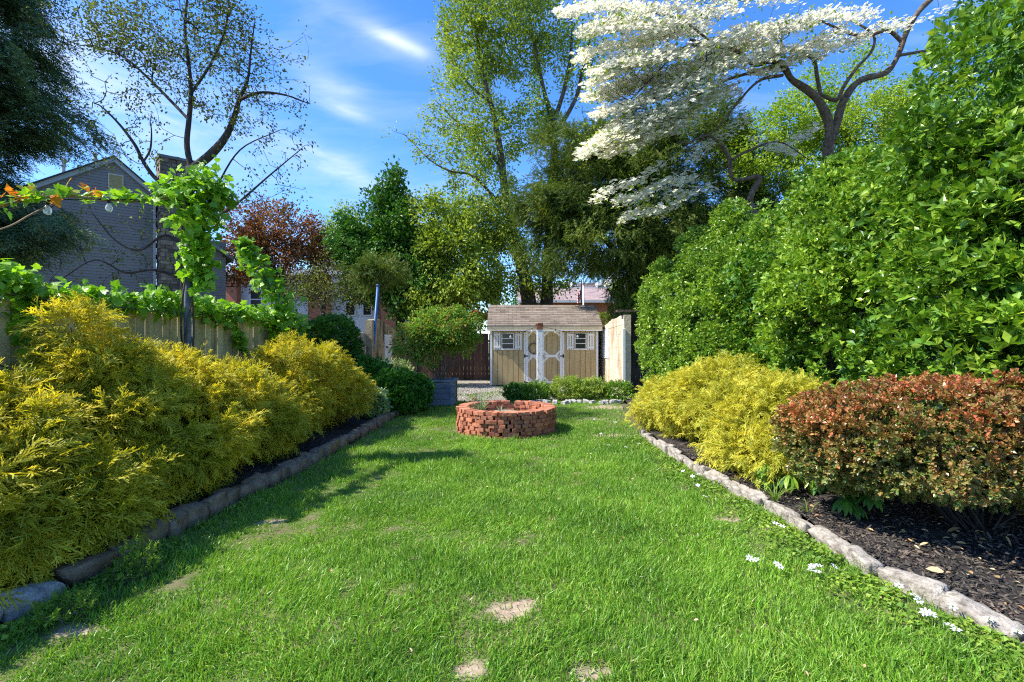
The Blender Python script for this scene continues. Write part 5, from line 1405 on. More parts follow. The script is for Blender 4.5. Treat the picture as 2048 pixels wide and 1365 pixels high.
# ---- star flowers
def star_flowers():
    r = R_(99)
    spots = []
    for (px, py, n, sp, lab) in ((1845, 1235, 2, .02, 'white star flower beside the grey edging stones low on the right'), (1865, 1265, 6, .05, 'white star flower in the thickest clump by the right edging'),
                                 (1905, 1250, 1, 0, 'single white star flower overlapping an edging stone low on the right'), (1978, 1275, 1, 0, 'single white star flower by the last edging stones low on the right'), (2035, 1295, 1, 0, 'single white star flower at the lower right picture edge'),
                                 (1798, 1203, 1, 0, 'single white star flower just above the thickest clump'), (1635, 1162, 6, .06, 'white star flower in the middle clump of the lawn'), (1530, 1150, 4, .04, 'white star flower in the left clump of the lawn'),
                                 (1570, 1075, 2, .05, 'white star flower where the clover meets the edging'), (1370, 955, 2, .1, 'white star flower below the right yellow shrub'), (1395, 998, 3, .15, 'white star flower in the lawn below the right yellow shrub'),
                                 (1260, 905, 3, .2, 'tiny white star flower in the lawn right of the fire pit'), (1210, 885, 2, .15, 'tiny white star flower nearest the fire pit'), (1235, 850, 3, .2, 'tiny white star flower before the far yellow shrub')):
        g = G(px, py)
        pts = sorted([(g[0] + r.normal() * sp, g[1] + r.normal() * sp * 1.3) for i in range(n)])
        for i, q in enumerate(pts): spots.append((q[0], q[1], lab if n == 1 else lab + ', ' + ordw(i) + ' from the left'))
    tv, tf = t_flower(6, .42, .04)
    for x, y, lab in spots:
        h = r.uniform(.07, .11)
        root = empty('star_flower', (x, y, 0), lab, 'flower', 'white star flowers in the lawn')
        nn = unit(np.array([r.normal() * .3 - .2, r.normal() * .3 - .5, 1.0])); Mx = frames(unit(np.array([[r.normal(), r.normal(), 0.0]])), nn[None])[0]
        mesh_np('petals', (tv * .056) @ Mx.T + np.array([x, y, h]), tf, M['petal'], root)
        mb = MB(); mb.tube([(x, y, 0), (x + .004, y, h * .5), (x, y, h)], .0022, 5); mb.build('stem', M['clover'], root, True)
        mb = MB(); mb.tube([(x, y, h), (x, y, h + .006)], [.006, .003], 6); mb.build('flower_centre', M['clover'], root, True)
star_flowers()

# ---- vine on the fence, its post and the wire
def leaf_mass(name, paths, mat, parent, n, seed, size, r, hang=.3, templates=None, sidex=1.0):
    g = R_(seed); P = []
    for path, wgt in paths:
        p = cat_spline(np.array(path, float), 8); k = int(n * wgt); i = g.rand(k) * (len(p) - 1); a = i.astype(int); f_ = (i - a)[:, None]
        q = p[a] * (1 - f_) + p[np.minimum(a + 1, len(p) - 1)] * f_
        P.append(q[:, :3] + g.normal(size=(k, 3)) * q[:, 3:4] * np.array([1, 1, 1.0]) * .6)
    P = np.concatenate(P); m = len(P)
    cl = sinnoise(P, 5, seed); keep = g.rand(m) < np.clip(.8 + .4 * cl, .2, 1); P = P[keep]; m = len(P)
    D = g.normal(size=(m, 3)) * .7 + [sidex * .4, -.3, -hang]; Nn = g.normal(size=(m, 3)) * .5 + [.1, -.4, .9]
    V, Fc = scatter(templates or T_LOBED, P, D, Nn, size * g.uniform(.55, 1.25, m), g)
    return mesh_np(name, V, Fc, mat, parent)
root = empty('vine', (-4.4, 4.0, 0), 'bright green vine sprawling along the top of the pale board fence', 'vine')
fp = [(-4.5, 3.2, 2.05, .08), (-4.5, 4.3, 2.15, .13), (-4.5, 4.8, 2.05, .10), (-4.5, 5.6, 2.05, .12), (-4.5, 6.6, 2.1, .15), (-4.5, 7.6, 2.05, .14), (-4.5, 8.6, 2.05, .14), (-4.5, 9.8, 2.0, .18), (-4.5, 10.6, 1.95, .15)]
leaf_mass('leaves', [(fp, 1.0), ([(-4.45, 3.6, 1.9, .1), (-4.42, 3.9, 1.5, .09), (-4.42, 4.0, 1.15, .08)], .05), ([(-4.45, 4.5, 1.9, .08), (-4.42, 4.6, 1.5, .05)], .025), ([(-4.45, 8, 1.8, .08), (-4.42, 8.3, 1.4, .04)], .03), ([(-4.45, 9.2, 1.8, .08), (-4.42, 9.4, 1.35, .06)], .03)], M['vine'], root, 3000, 41, .10, .2)
mb = MB()
for k in range(4):
    p = cat_spline(np.array([(a[0] + .03 * k, a[1], a[2] - .03 * k + .05 * math.sin(i * 2 + k)) for i, a in enumerate(fp)]), 6); mb.tube(p, .007, 5)
for a, b in (((-4.43, 3.4, 2.0), (-4.42, 4.4, 1.35)), ((-4.43, 4.0, 2.0), (-4.42, 3.2, 1.5)), ((-4.43, 8, 1.95), (-4.42, 8.3, 1.0))):
    mb.tube(cat_spline([a, (np.array(a) + b) / 2 + [0.01, .05, -.1], b], 5), .006, 5)
mb.build('stem', M['bark'], root, True)
VP = W(375, 640, 6.55)
root = empty('trellis_post', (VP[0], VP[1], 0), 'blue grey post overgrown by the vine at the left fence', 'post')
mb = MB(); top = W(380, 352, 6.55); mb.tube([(VP[0], VP[1], 0), (VP[0], VP[1], 1.9), (top[0], top[1], top[2])], .045, 10); mb.build('shaft', surf('blue_grey_post', [(.05, .07, .10), (.12, .15, .19), (.2, .22, .24)], 6, .8, .3), root, True)
mb = MB(); mb.tube([(top[0], top[1], top[2]), (top[0], top[1], top[2] + .03)], .06, 10); mb.build('cap', M['iron'], root)
root = empty('vine', (VP[0] + .1, VP[1] - .1, 0), 'vine column climbing the trellis post before the stone chimney', 'vine')
vc = [tuple(W(px, py, Y)) + (r,) for px, py, Y, r in ((405, 575, 6.5, .09), (395, 530, 6.5, .15), (392, 480, 6.5, .18), (398, 430, 6.5, .22), (410, 385, 6.5, .24), (400, 358, 6.5, .2))]
leaf_mass('leaves', [(vc, .7), ([tuple(W(px, py, 6.45)) + (r,) for px, py, r in ((320, 390, .10), (350, 380, .14), (390, 370, .18), (430, 375, .16), (455, 395, .06))], .3)], M['vine'], root, 1500, 42, .105, .2, .6)
mb = MB()
for k in range(4): mb.tube(cat_spline([(VP[0] + .07 * math.cos(k * 1.6 + i * .9), VP[1] + .07 * math.sin(k * 1.6 + i * .9), z) for i, z in enumerate(np.linspace(0, 3.5, 9))], 4), .012, 6)
mb.build('stem', M['bark'], root, True)
root = empty('vine', W(0, 420, 3.6), 'vine with orange young leaves trained along the wire towards the trellis post', 'vine')
wp = [(-60, 425, 4.05, .03), (0, 412, 4.3, .05), (60, 398, 4.55, .06), (130, 392, 4.9, .06), (200, 398, 5.3, .06), (270, 402, 5.8, .06), (330, 396, 6.2, .1), (375, 385, 6.5, .12)]
wpp = [tuple(W(px, py - 6, Y)) + (r,) for px, py, Y, r in wp]
leaf_mass('leaves', [(wpp, 1)], M['vine'], root, 210, 43, .11, .1, .2)
leaf_mass('young_leaves', [([tuple(W(px, py - 14, Y)) + (.05,) for px, py, Y, r in wp[:5]], 1)], M['vine_orange'], root, 30, 44, .10, .1, -.2)
mb = MB()
for k in range(3): mb.tube(cat_spline([W(px, py + 3 * math.sin(px * .05 + k * 2), Y) for px, py, Y, r in wp], 6), .008, 6)
mb.tube(cat_spline([W(-40, 470, 4.1), W(20, 452, 4.35), W(60, 430, 4.55), W(110, 405, 4.8)], 6), .007, 6)
mb.build('stem', surf('pinkish_stem', [(.2, .13, .08), (.35, .24, .14)], 8, .8, .2), root, True)
string_light('black string light cable running under the vine with two clear bulbs', [W(-80, 438, 4.0), W(0, 425, 4.3), W(95, 402, 4.72), W(160, 399, 5.1), W(218, 399, 5.4), W(300, 400, 6.0), W(375, 405, 6.5)], [W(95, 404, 4.72), W(218, 401, 5.4)], .006, .036)
root = empty('vine', (W(590, 650, 9.5) * [1, 1, 0]), 'bright green vine slanting down a cable before the copper tree', 'vine')
sp_ = [tuple(W(px, py, 9.5)) + (r,) for px, py, r in ((480, 480, .10), (500, 510, .16), (520, 545, .18), (550, 590, .18), (575, 625, .22), (545, 640, .2), (600, 650, .16))]
leaf_mass('leaves', [(sp_, 1)], M['vine'], root, 950, 45, .12, .2, .4)
mb = MB()
for k in range(3): mb.tube(cat_spline([np.array(p[:3]) + [.03 * math.sin(i + k * 2), .03, 0] for i, p in enumerate(sp_[:5])] + [np.array([sp_[4][0], 9.6, 0])], 5), .009, 6)
mb.build('stem', M['bark'], root, True)

# ---- Japanese maple in the planter
pc = np.array([(878 - 1024) / F * PLY, PLY + .35])
sk = []
g_ = R_(12)
for k in range(8):
    a = k * .8 + .3; e = W(878 + 46 * math.cos(a), 705 + 8 * math.sin(a * 2), PLY + .35); e[1] += .25 * math.sin(a)
    sk.append([(pc[0] + .05 * math.cos(a), pc[1] + .05 * math.sin(a), .56, .018), ((pc[0] * .6 + e[0] * .4), (pc[1] * .6 + e[1] * .4), .9, .014), (e[0], e[1], e[2], .008)])
make_tree('japanese_maple', 'small many stemmed maple growing from the grey wooden planter', 'tree', sk,
          [blob(878, 665, PLY + .3, 70, 38, .55), blob(840, 690, PLY + .2, 45, 35, .4), blob(920, 665, PLY + .4, 42, 35, .4), blob(870, 640, PLY + .5, 45, 22, .4)], 520, M['jmaple'], M['bark_light'], 13, .16, 18, .11, .085, T_SMALL, None, .0025, .9, .3)

# ---- dogwood
def dogwood():
    Yd = 13.0
    sk = [ln3((1668, 900, Yd, .15), (1668, 500, Yd, .14), (1664, 330, Yd, .125), (1660, 272, Yd, .12)),
          ln3((1661, 280, Yd, .10), (1650, 235, Yd, .10), (1636, 205, Yd, .095), (1612, 182, Yd - .05, .085), (1585, 160, Yd - .1, .08), (1565, 130, Yd - .15, .075), (1540, 122, Yd - .2, .06), (1505, 128, Yd - .3, .05), (1470, 100, Yd - .4, .045), (1420, 88, Yd - .5, .04), (1380, 80, Yd - .6, .03)),
          ln3((1664, 278, Yd, .09), (1676, 235, Yd, .08), (1690, 195, Yd, .075), (1720, 162, Yd, .07), (1770, 148, Yd, .065), (1795, 120, Yd, .06), (1806, 75, Yd, .06), (1830, 35, Yd, .06), (1880, -20, Yd, .05)),
          ln3((1640, 195, Yd, .05), (1633, 160, Yd, .045), (1628, 120, Yd, .04), (1600, 105, Yd, .035), (1560, 100, Yd, .03)),
          ln3((1638, 190, Yd, .04), (1672, 200, Yd - .1, .042), (1688, 172, Yd - .1, .04), (1715, 135, Yd, .038), (1742, 105, Yd, .032), (1745, 70, Yd, .028), (1700, 40, Yd, .02)),
          ln3((1806, 85, Yd, .045), (1775, 60, Yd, .04), (1740, 70, Yd, .035), (1700, 68, Yd - .1, .028), (1640, 40, Yd - .3, .02)),
          ln3((1560, 128, Yd - .15, .045), (1500, 145, Yd - .3, .035), (1440, 165, Yd - .5, .025), (1380, 200, Yd - .6, .018)),
          ln3((1566, 150, Yd - .1, .04), (1520, 160, Yd - .2, .03), (1480, 200, Yd - .3, .025), (1430, 260, Yd - .4, .02), (1370, 300, Yd - .5, .014)),
          ln3((1440, 92, Yd - .45, .04), (1390, 90, Yd - .5, .04), (1355, 105, Yd - .6, .03), (1320, 140, Yd - .7, .02), (1260, 200, Yd - .8, .015)),
          ln3((1668, 560, Yd - .05, .06), (1560, 480, Yd - .2, .07), (1500, 408, Yd - .3, .065), (1518, 358, Yd - .3, .06), (1468, 356, Yd - .35, .05), (1455, 310, Yd - .4, .045), (1420, 270, Yd - .5, .03), (1370, 290, Yd - .6, .02)),
          ln3((1458, 320, Yd - .4, .03), (1500, 300, Yd - .3, .025), (1560, 285, Yd - .2, .016), (1620, 320, Yd, .01)),
          ln3((1800, 110, Yd, .04), (1840, 105, Yd + .1, .03), (1880, 100, Yd + .2, .02)),
          ln3((1430, 90, Yd - .5, .03), (1360, 40, Yd - .6, .025), (1280, 20, Yd - .8, .018), (1200, 10, Yd - .9, .012))]
    # sprays of blossom: start, end (px), depth, half width px, number
    PADS = [(1560, 95, 1190, 235, -.6, 20, 1500), (1500, 60, 1175, 165, -.8, 18, 1100), (1400, 10, 1115, 20, -.9, 22, 900), (1480, 20, 1160, 70, -.9, 20, 1000),
            (1450, 160, 1160, 300, -.7, 16, 1000), (1380, 210, 1160, 312, -.7, 15, 700), (1400, 120, 1200, 270, -.3, 20, 800), (1370, 240, 1245, 300, -.5, 16, 420),
            (1330, 60, 1150, 120, -.4, 22, 500), (1760, 20, 1500, 60, -.4, 20, 900), (1640, 35, 1400, 100, -.2, 22, 900), (1700, 60, 1520, 120, -.3, 14, 450), (1830, 40, 1640, 100, .1, 18, 380),
            (1330, 330, 1185, 400, -.5, 8, 260), (1390, 350, 1230, 405, -.4, 12, 420), (1380, 400, 1240, 440, -.4, 10, 260), (1430, 375, 1330, 395, -.3, 10, 130), (1560, 300, 1640, 250, .2, 10, 110),
            (1500, 280, 1600, 310, .1, 14, 110), (1920, 10, 1780, 60, .2, 14, 60), (1600, 0, 1250, -40, -.6, 30, 900), (1340, 160, 1170, 200, .1, 18, 700), (1450, 120, 1200, 180, 0, 24, 1200), (1480, 175, 1230, 270, -.2, 22, 1200), (1400, 230, 1200, 310, -.3, 14, 600), (1350, 100, 1180, 140, -.9, 22, 900), (1300, 30, 1160, 60, .2, 26, 700), (1560, 70, 1360, 150, .2, 24, 1000), (1660, 100, 1500, 150, 0, 14, 450), (1420, 50, 1260, 90, .1, 24, 800), (1500, 230, 1380, 320, -.1, 22, 150)]
    r = R_(17); P = []; wts = []
    for (x0, y0, x1, y1, dY, hw, n) in PADS:
        n = int(n * 1.45)
        t = r.rand(n) ** .8; dep = r.normal(size=n) * .55
        per = r.normal(size=n) * hw * .42 * (1.05 - .7 * t)
        # each spray is built of thin tiers
        tier = np.round(per / 11) * 11 * .8 + r.normal(size=n) * 4.5
        px = x0 + (x1 - x0) * t + r.normal(size=n) * 6; py = y0 + (y1 - y0) * t + tier + 5 * np.sin(t * 9 + x0)
        Y = Yd + dY * 1.4 + dep
        P.append(np.stack([(px - 1024) / F * Y, Y, CH + (682 - py) / F * Y], 1))
    P = np.concatenate(P)
    clump = sinnoise(P, 5, 3); P = P[r.rand(len(P)) < np.clip(.85 + .4 * clump, .12, 1)]
    T = P[r.choice(len(P), 900, replace=False)]; T[:, 2] -= .04
    base = (P[:, 0].mean(), Yd)
    A, par, rad, tips, isk = grow(sk, T, .30, r, .0048, .05)
    rad = np.where(isk, rad * 1.12, rad)
    root = empty('dogwood_tree', (sk[0][0][0], Yd, 0), 'dogwood tree with crooked limbs and tiers of white blossom above the hedge', 'tree')
    mb = MB()
    for line in sk:
        s = cat_spline(np.array(line, float), 6); jit = sinnoise(s[:, :3], 4.0, 9) * .12
        wob = np.stack([sinnoise(s[:, :3], 3.0, 21), sinnoise(s[:, :3], 3.0, 22), sinnoise(s[:, :3], 3, 23)], 1) * s[:, 3:4] * .35
        mb.tube(s[:, :3] + wob * 1.3, s[:, 3] * (1 + jit) * 1.12, 10)
    p2 = par.copy(); p2[isk] = -1
    V2, F2 = wood_mesh(A, p2, rad)
    V, Fc = merge([(np.concatenate(mb.v), [np.array(mb.f[4]), np.array(mb.f[3])]), (V2, F2)])
    mesh_np('trunk', V, Fc, surf('dogwood_bark', [(.05, .036, .026), (.13, .095, .065), (.23, .17, .12)], 10, .95, .9, .02), root, True)
    n = len(P)
    V, Fc = scatter(T_FLOWER, P, np.c_[r.normal(size=(n, 2)), r.normal(size=n) * .15], np.c_[r.normal(size=(n, 2)) * .38 - [.45, .4], np.ones(n)], .125 * r.uniform(.7, 1.2, n), r)
    o = mesh_np('blossoms', V, Fc, M['blossom'], root); o['kind'] = 'stuff'
    q = P[r.choice(n, 4200)] + r.normal(size=(4200, 3)) * .11
    twn = A[(~isk)][r.choice((~isk).sum(), 900)]
    V, Fc = leaves_at(np.r_[q, twn], 1, .05, .095, T_SMALL, r, None, .8, -.2)
    mesh_np('crown', V, Fc, M['yellow_green'], root)
dogwood()

# ---- spruce at the far left
def spruce():
    r = R_(23); c = np.array([-12.6, 11.2]); H = 13.5
    root = empty('spruce_tree', (c[0], c[1], 0), 'dark blue green spruce with drooping boughs at the left edge of the picture', 'tree')
    mb = MB(); mb.tube([(c[0], c[1], 0), (c[0] + .05, c[1], H * .5), (c[0], c[1], H)], [.26, .16, .02], 10)
    P = []; D = []; S = []
    z = 4.3
    while z < H - .3:
        nb = 11
        rad = float(np.interp(z, [4.3, 4.7, 5.2, 5.5, 6.3, 6.8, 7.6, 8.2, 9.0, 10, 13.5], [2.2, 2.9, 2.4, 1.4, 1.4, 2.6, 3.0, 2.4, 2.4, 2.1, .3]))
        for k in range(nb):
            a = k * 2 * math.pi / nb + r.uniform(-.25, .25) + z; L_ = rad * r.uniform(.72, 1.12)
            L_ *= 1 - .35 * max(0, math.sin(a)); d = np.array([math.cos(a), math.sin(a), 0]); zz = z + r.uniform(-.15, .15)
            if d[0] * .55 - d[1] * .8 < -.45: continue      # the far side is never seen nor lit through
            t = np.linspace(0, 1, 8)
            pts = np.array([c[0], c[1], zz]) + d * L_ * t[:, None] + np.array([0, 0, 1]) * (-.16 * L_ * t + .10 * L_ * t ** 3 - .12 * L_ * np.sin(t * 3.1))[:, None]
            mb.tube(pts, np.linspace(.045, .008, 8), 5)
            side = np.cross(d, [0, 0, 1])
            m = int(30 * L_)
            tt = r.uniform(.12, 1.0, m); base = np.array([np.interp(tt, t, pts[:, i]) for i in range(3)]).T
            wd = L_ * .26 * (1.15 - tt) * 2; off = r.uniform(-1, 1, m)
            q = base + side * (off * wd * .6)[:, None] + np.c_[np.zeros(m), np.zeros(m), -.08 - np.abs(off) * .14 * L_ * .4 - r.rand(m) * .22]
            dd = d * .8 + side * (np.sign(off) * .65)[:, None] + np.c_[r.normal(size=(m, 2)) * .15, -.25 - .35 * r.rand(m)]
            P.append(q); D.append(dd); S.append(r.uniform(.45, .75, m))
        z += .48
    P = np.concatenate(P); D = np.concatenate(D); S = np.concatenate(S); n = len(P)
    V, Fc = scatter(T_FAN, P, D, np.c_[r.normal(size=(n, 2)) * .3, np.ones(n)], S, r)
    mesh_np('crown', V, Fc, M['spruce'], root)
    mb.build('trunk', M['bark_dark'], root, True)
spruce()

# ---- thin leaved tree left, before the chimney
Yt = 10.0
sk = [ln3((372, 815, Yt, .17), (372, 640, Yt, .14), (374, 420, Yt, .115), (384, 335, Yt, .11)),
      ln3((384, 338, Yt, .09), (420, 310, Yt, .085), (450, 275, Yt, .07), (468, 235, Yt, .055), (478, 200, Yt, .045), (495, 160, Yt, .028), (502, 100, Yt, .018), (510, 40, Yt, .008)),
      ln3((383, 338, Yt, .06), (374, 290, Yt, .055), (378, 240, Yt, .05), (382, 190, Yt, .045), (378, 130, Yt, .035), (370, 60, Yt, .03), (375, -10, Yt, .02)),
      ln3((373, 430, Yt, .05), (335, 380, Yt, .045), (305, 350, Yt, .04), (285, 320, Yt, .035), (270, 290, Yt, .03), (240, 250, Yt, .022), (205, 215, Yt, .015), (185, 205, Yt, .008)),
      ln3((286, 325, Yt, .02), (300, 300, Yt, .02), (303, 265, Yt, .014), (300, 240, Yt, .008)),
      ln3((478, 200, Yt, .035), (520, 185, Yt - .2, .025), (570, 190, Yt - .3, .018), (620, 208, Yt - .3, .008)),
      ln3((378, 240, Yt, .03), (340, 200, Yt + .2, .03), (290, 150, Yt + .4, .025), (240, 110, Yt + .5, .02), (170, 90, Yt + .6, .012)),
      ln3((380, 190, Yt, .03), (420, 130, Yt, .025), (450, 60, Yt, .02), (460, -20, Yt, .012)),
      ln3((374, 470, Yt, .035), (420, 440, Yt - .2, .03), (470, 410, Yt - .3, .022), (540, 350, Yt - .3, .016), (600, 300, Yt - .4, .008)),
      ln3((390, 455, Yt - .1, .025), (430, 380, Yt - .2, .02), (480, 300, Yt - .3, .014), (560, 260, Yt - .4, .007)),
      ln3((374, 500, Yt, .03), (330, 470, Yt - .2, .025), (280, 500, Yt - .4, .02), (230, 480, Yt - .5, .014), (180, 420, Yt - .6, .008)),
      ln3((373, 560, Yt, .03), (310, 540, Yt - .3, .025), (250, 545, Yt - .5, .018), (190, 520, Yt - .6, .012), (120, 560, Yt - .6, .008))]
make_tree('sparse_tree', 'tree with crooked dark limbs and sparse small leaves before the sky and stone chimney', 'tree', sk,
          [blob(330, 70, Yt, 170, 90, 1.4, 1.3), blob(420, 150, Yt, 90, 90, 1.0), blob(250, 130, Yt, 80, 50, .8), blob(510, 230, Yt, 60, 70, .7, .5), blob(200, 40, Yt + .5, 110, 60, .9), blob(430, 60, Yt, 90, 80, .9)],
          1500, M['olive_small'], M['bark_dark'], 33, .26, 5, .10, .062, T_SMALL, None, 0.0042, .6, .2, .2,
          extra_targets=np.array([W(px, py, Yt - .2 + .25 * math.sin(px)) for px, py in ((600, 160), (620, 170), (612, 205), (590, 230), (560, 150), (530, 60), (500, 20), (560, 100), (600, 260), (590, 300), (600, 340), (570, 380), (560, 330), (540, 420), (610, 380), (620, 290), (180, 400), (150, 440), (120, 520), (200, 450), (250, 440), (100, 560), (230, 560), (290, 450), (160, 500))] + [W(q.uniform(130, 330), q.uniform(175, 340), 10 + q.normal() * .4) for q in [R_(3)] for _ in range(70)] + [W(q.uniform(430, 610), q.uniform(60, 420), 10 + q.normal() * .4) for q in [R_(4)] for _ in range(80)] + [W(q.uniform(60, 340), q.uniform(420, 590), 10 + q.normal() * .3) for q in [R_(5)] for _ in range(60)]))
# ---- copper tree
Yc = 22.0
make_tree('copper_maple', 'copper red leaved tree before the row house', 'tree',
          [ln3((560, 760, Yc, .22), (560, 600, Yc, .2), (556, 540, Yc, .16)), ln3((558, 560, Yc, .1), (530, 500, Yc, .08), (520, 440, Yc, .04)), ln3((560, 560, Yc, .1), (585, 500, Yc, .07), (610, 450, Yc, .03))],
          [blob(560, 475, Yc, 80, 50, 1.8), blob(500, 440, Yc, 45, 35, 1.2), blob(640, 520, Yc, 45, 40, 1.2), blob(490, 520, Yc, 50, 45, 1.2), blob(570, 530, Yc, 90, 40, 1.6)], 620, M['copper'], M['bark_dark'], 34, .5, 22, .30, .13, T_SMALL, None, .008, .6, .2)
# ---- dense purple grey brush lower down
make_tree('thicket_tree', 'dense twiggy dark shrubby tree between the copper tree and the blue pole', 'tree',
          [ln3((640, 760, 19, .12), (645, 640, 19, .1), (650, 590, 19, .06))], [blob(640, 570, 19, 75, 42, 1.3), blob(690, 600, 19, 40, 30, 1.0), blob(590, 600, 19, 40, 35, 1.0)], 520, M['olive_small'], M['bark_dark'], 35, .35, 5, .2, .09, T_SMALL, None, .008, .6, .2)
# ---- pale far trees left of centre
make_tree('pale_tree', 'pale yellow green tree far behind, between the copper tree and the maple', 'tree', [ln3((690, 700, 40, .25), (690, 500, 40, .15), (690, 450, 40, .08))], [blob(690, 470, 40, 42, 55, 2.2), blob(650, 500, 40, 30, 35, 1.6)], 260, M['pale_tree'], M['bark'], 36, .8, 16, .45, .22, T_SMALL, None, .012)
# ---- green maples centre left
Ym = 21.5
make_tree('maple_tree', 'dark green maple standing left of the tall light green tree', 'tree',
          [ln3((800, 760, Ym, .2), (800, 620, Ym, .18), (795, 540, Ym, .14), (790, 440, Ym, .08), (785, 370, Ym, .03)), ln3((797, 560, Ym, .09), (740, 500, Ym, .06), (710, 450, Ym, .03)), ln3((797, 560, Ym, .09), (850, 480, Ym, .05), (870, 420, Ym, .03))],
          [blob(785, 460, Ym, 45, 60, 1.2), blob(785, 385, Ym, 20, 38, .6, 1.8), blob(725, 500, Ym, 50, 45, 1.3), blob(700, 450, Ym, 20, 22, .6, 1.5), blob(755, 420, Ym, 20, 30, .6, 1.2), blob(830, 520, Ym, 55, 50, 1.3), blob(760, 560, Ym, 60, 40, 1.4), blob(840, 590, Ym, 60, 45, 1.4)], 1500, M['dark_green'], M['bark_dark'], 37, .45, 20, .22, .17, T_SMALL, None, .008, .6, .3)
make_tree('maple_tree', 'light green leaved maple low behind the planter and the brown fence', 'tree',
          [ln3((905, 745, 20.8, .2), (900, 640, 20.8, .16), (890, 560, 20.8, .1))],
          [blob(890, 500, 20.8, 60, 62, 1.0), blob(930, 590, 20.8, 60, 45, 1.0), blob(860, 425, 20.8, 30, 45, .8, 1), blob(870, 600, 20.8, 60, 30, 1.0), blob(965, 545, 20.8, 40, 40, .9), blob(915, 425, 20.8, 22, 30, .6, 1)], 1050, M['maple'], M['bark'], 38, .45, 15, .26, .16, T_SMALL, None, .008, .6, .3)
# ---- olive feathery conifer behind the blue pole
make_tree('feathery_tree', 'olive feathery small tree directly behind the top of the blue pole', 'tree', [ln3((757, 730, 17.5, .1), (757, 600, 17.5, .08), (757, 560, 17.5, .04))], [blob(757, 545, 17.5, 45, 22, .9), blob(757, 560, 17.5, 30, 18, .7)], 170, M['yew'], M['bark'], 39, .3, 6, .14, .3, T_YEW, None, .008, .3, .1)
# ---- tall light green tree
Yb = 24.0
make_tree('tall_tree', 'tall light green spring tree with open crown rising behind the shed', 'tree',
          [ln3((1065, 740, Yb, .42), (1062, 640, Yb, .4), (1050, 560, Yb, .32), (1030, 480, Yb, .26), (1010, 380, Yb, .2), (1000, 300, Yb, .16), (985, 220, Yb, .12), (960, 120, Yb, .09), (950, 20, Yb, .05)),
           ln3((1075, 700, Yb, .36), (1092, 620, Yb, .34), (1095, 540, Yb, .26), (1100, 440, Yb, .22), (1108, 330, Yb, .2), (1108, 240, Yb, .18)),
           ln3((1108, 245, Yb, .14), (1090, 190, Yb, .11), (1075, 120, Yb, .09), (1060, 40, Yb, .06), (1050, -30, Yb, .03)),
           ln3((1109, 240, Yb, .12), (1128, 180, Yb, .10), (1140, 120, Yb, .08), (1145, 60, Yb, .05)),
           ln3((1110, 270, Yb, .12), (1150, 200, Yb, .09), (1165, 140, Yb, .07), (1180, 80, Yb, .04)),
           ln3((1018, 430, Yb, .1), (950, 355, Yb, .07), (900, 342, Yb, .05), (860, 320, Yb, .03), (830, 290, Yb, .02), (805, 265, Yb, .012)),
           ln3((985, 210, Yb, .08), (930, 160, Yb, .06), (900, 100, Yb, .04), (880, 40, Yb, .02)),
           ln3((1005, 340, Yb, .08), (960, 280, Yb, .06), (910, 240, Yb, .04), (870, 200, Yb, .02))],
          [blob(960, 90, Yb, 95, 95, 2.4), blob(930, 210, Yb, 75, 65, 1.8), blob(1050, 60, Yb, 90, 85, 2.0), blob(960, 310, Yb, 75, 65, 1.8), blob(980, 420, Yb, 80, 70, 1.8), blob(1020, 520, Yb, 80, 70, 1.8), blob(1060, 250, Yb, 60, 60, 1.6, .8), blob(1150, 110, Yb, 60, 70, 1.6, .8),
           blob(850, 290, Yb, 45, 28, 1.0, .5), blob(950, 480, Yb, 60, 70, 1.6, 1.3), blob(1000, 460, Yb, 50, 70, 1.5, 1.3), blob(1000, -60, Yb, 130, 70, 2.5, .8), blob(1110, 560, Yb, 60, 45, 1.5, .6)],
          2700, M['maple'], M['bark'], 40, .6, 13, .30, .15, T_SMALL, None, .008, .6, .2, .25, None, 'crown', 1, .7)
# ---- dark yew mass
Yy = 19.5
make_tree('yew_tree', 'dense dark olive evergreen behind the white blossom and the shed', 'tree',
          [ln3((1275, 745, Yy + .6, .32), (1272, 600, Yy + .6, .3), (1260, 450, Yy + .6, .24), (1240, 300, Yy + .6, .12)), ln3((1272, 560, Yy + .6, .16), (1200, 470, Yy, .1), (1110, 420, Yy, .05))],
          [blob(1180, 400, Yy, 130, 90, 1.8), blob(1105, 410, Yy, 65, 65, 1.4), blob(1160, 310, Yy, 80, 60, 1.5), blob(1250, 330, Yy, 90, 90, 1.8), blob(1200, 500, Yy, 120, 60, 1.7), blob(1300, 460, Yy, 70, 110, 1.7), blob(1280, 590, Yy + .4, 45, 60, 1.0), blob(1400, 330, Yy, 90, 110, 1.8), blob(1400, 480, Yy, 70, 80, 1.6), blob(1500, 420, Yy, 70, 80, 1.4)],
          3600, M['yew'], M['bark_dark'], 46, .5, 14, .18, .28, T_YEW, None, .008, .4, .5, .35)
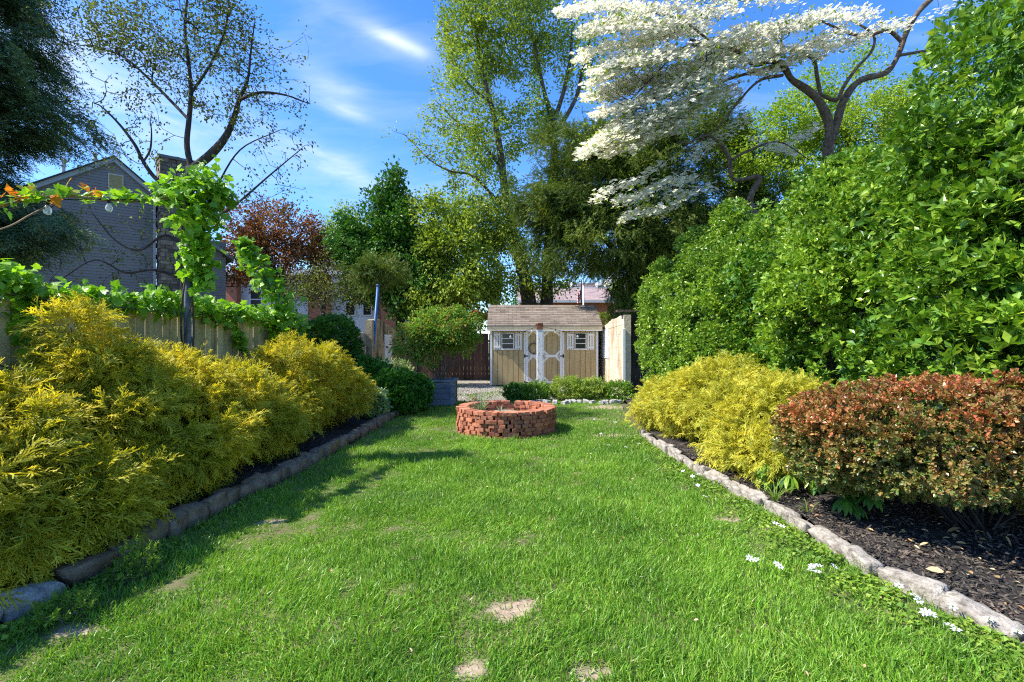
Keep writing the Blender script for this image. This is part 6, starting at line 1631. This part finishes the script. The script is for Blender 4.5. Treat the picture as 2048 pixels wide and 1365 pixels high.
# ---- yellow green trees behind the hedge
make_tree('yellow_green_tree', 'yellow green leaved tree behind the crooked dogwood trunk', 'tree',
          [ln3((1720, 800, 18, .2), (1715, 500, 18, .16), (1700, 350, 18, .1), (1690, 250, 18, .04))],
          [blob(1600, 250, 18, 90, 80, 1.5), blob(1720, 230, 18, 90, 90, 1.6), blob(1560, 330, 18, 80, 60, 1.3), blob(1820, 260, 18, 80, 80, 1.4), blob(1650, 350, 18, 110, 70, 1.4), blob(1880, 200, 18, 60, 70, 1.2, .5), blob(1500, 300, 18, 60, 60, 1.0, .6)],
          1500, M['yellow_green'], M['bark'], 47, .4, 17, .2, .11, T_SMALL, None, .007, .6, .2, .3)
make_tree('broadleaf_tree', 'shaded green tree rising beside the towering hedge at the top right corner', 'tree',
          [ln3((2050, 900, 9.5, .16), (2050, 400, 9.5, .13), (2030, 200, 9.5, .08))],
          [blob(2030, 130, 9.5, 120, 110, 1.3), blob(1960, 190, 9.5, 60, 50, .8), blob(2080, 20, 9.5, 110, 90, 1.2), blob(2000, 60, 9.5, 60, 40, .8, .7)], 620, M['dark_green'], M['bark'], 48, .3, 14, .16, .10, T_OVALS, None, .005)
# ---- far tree belt closing the horizon
def far_trees():
    r = R_(55)
    spots = [(-34, 42, 8, 'pale_tree'), (-26, 50, 9, 'maple'), (-15, 55, 8, 'dark_green'), (-8, 52, 9, 'maple'), (2, 62, 8, 'dark_green'), (10, 48, 7, 'maple'), (17, 40, 10, 'dark_green'), (24, 34, 11, 'maple'), (34, 30, 11, 'dark_green'), (15, 24, 8, 'maple'), (26, 22, 9, 'yellow_green'), (-30, 30, 9, 'maple')]
    side = {'pale_tree': 'pale green', 'maple': 'mid green', 'dark_green': 'dark green', 'yellow_green': 'yellow green'}
    where = ['at the far left behind the grey house', 'behind the grey house', 'behind the white row house', 'behind the right end of the row house', 'far behind the brick ranch house', 'behind the yew and the ranch house', 'behind the yew right of the ranch house', 'behind the hedge and the dogwood', 'far right behind the tall hedge', 'behind the dark fence section and the hedge', 'right behind the towering hedge', 'left of the grey house behind the spruce']
    for i, (x, y, h, m) in enumerate(spots):
        make_tree('broadleaf_tree', side[m] + ' background tree ' + where[i], 'tree', [[(x, y, 0, .3), (x + .2, y, h * .4, .22), (x, y, h * .7, .1)]],
                  [(x, y, h * .62, h * .36, h * .34, h * .36, 1), (x - h * .2, y, h * .45, h * .25, h * .25, h * .25, .8), (x + h * .22, y, h * .5, h * .25, h * .25, h * .28, .8)], 330, M[m], M['bark_dark'], 120 + i, 1.0, 14, .5, .30, T_SMALL, 'background trees behind the gardens', .012)
far_trees()
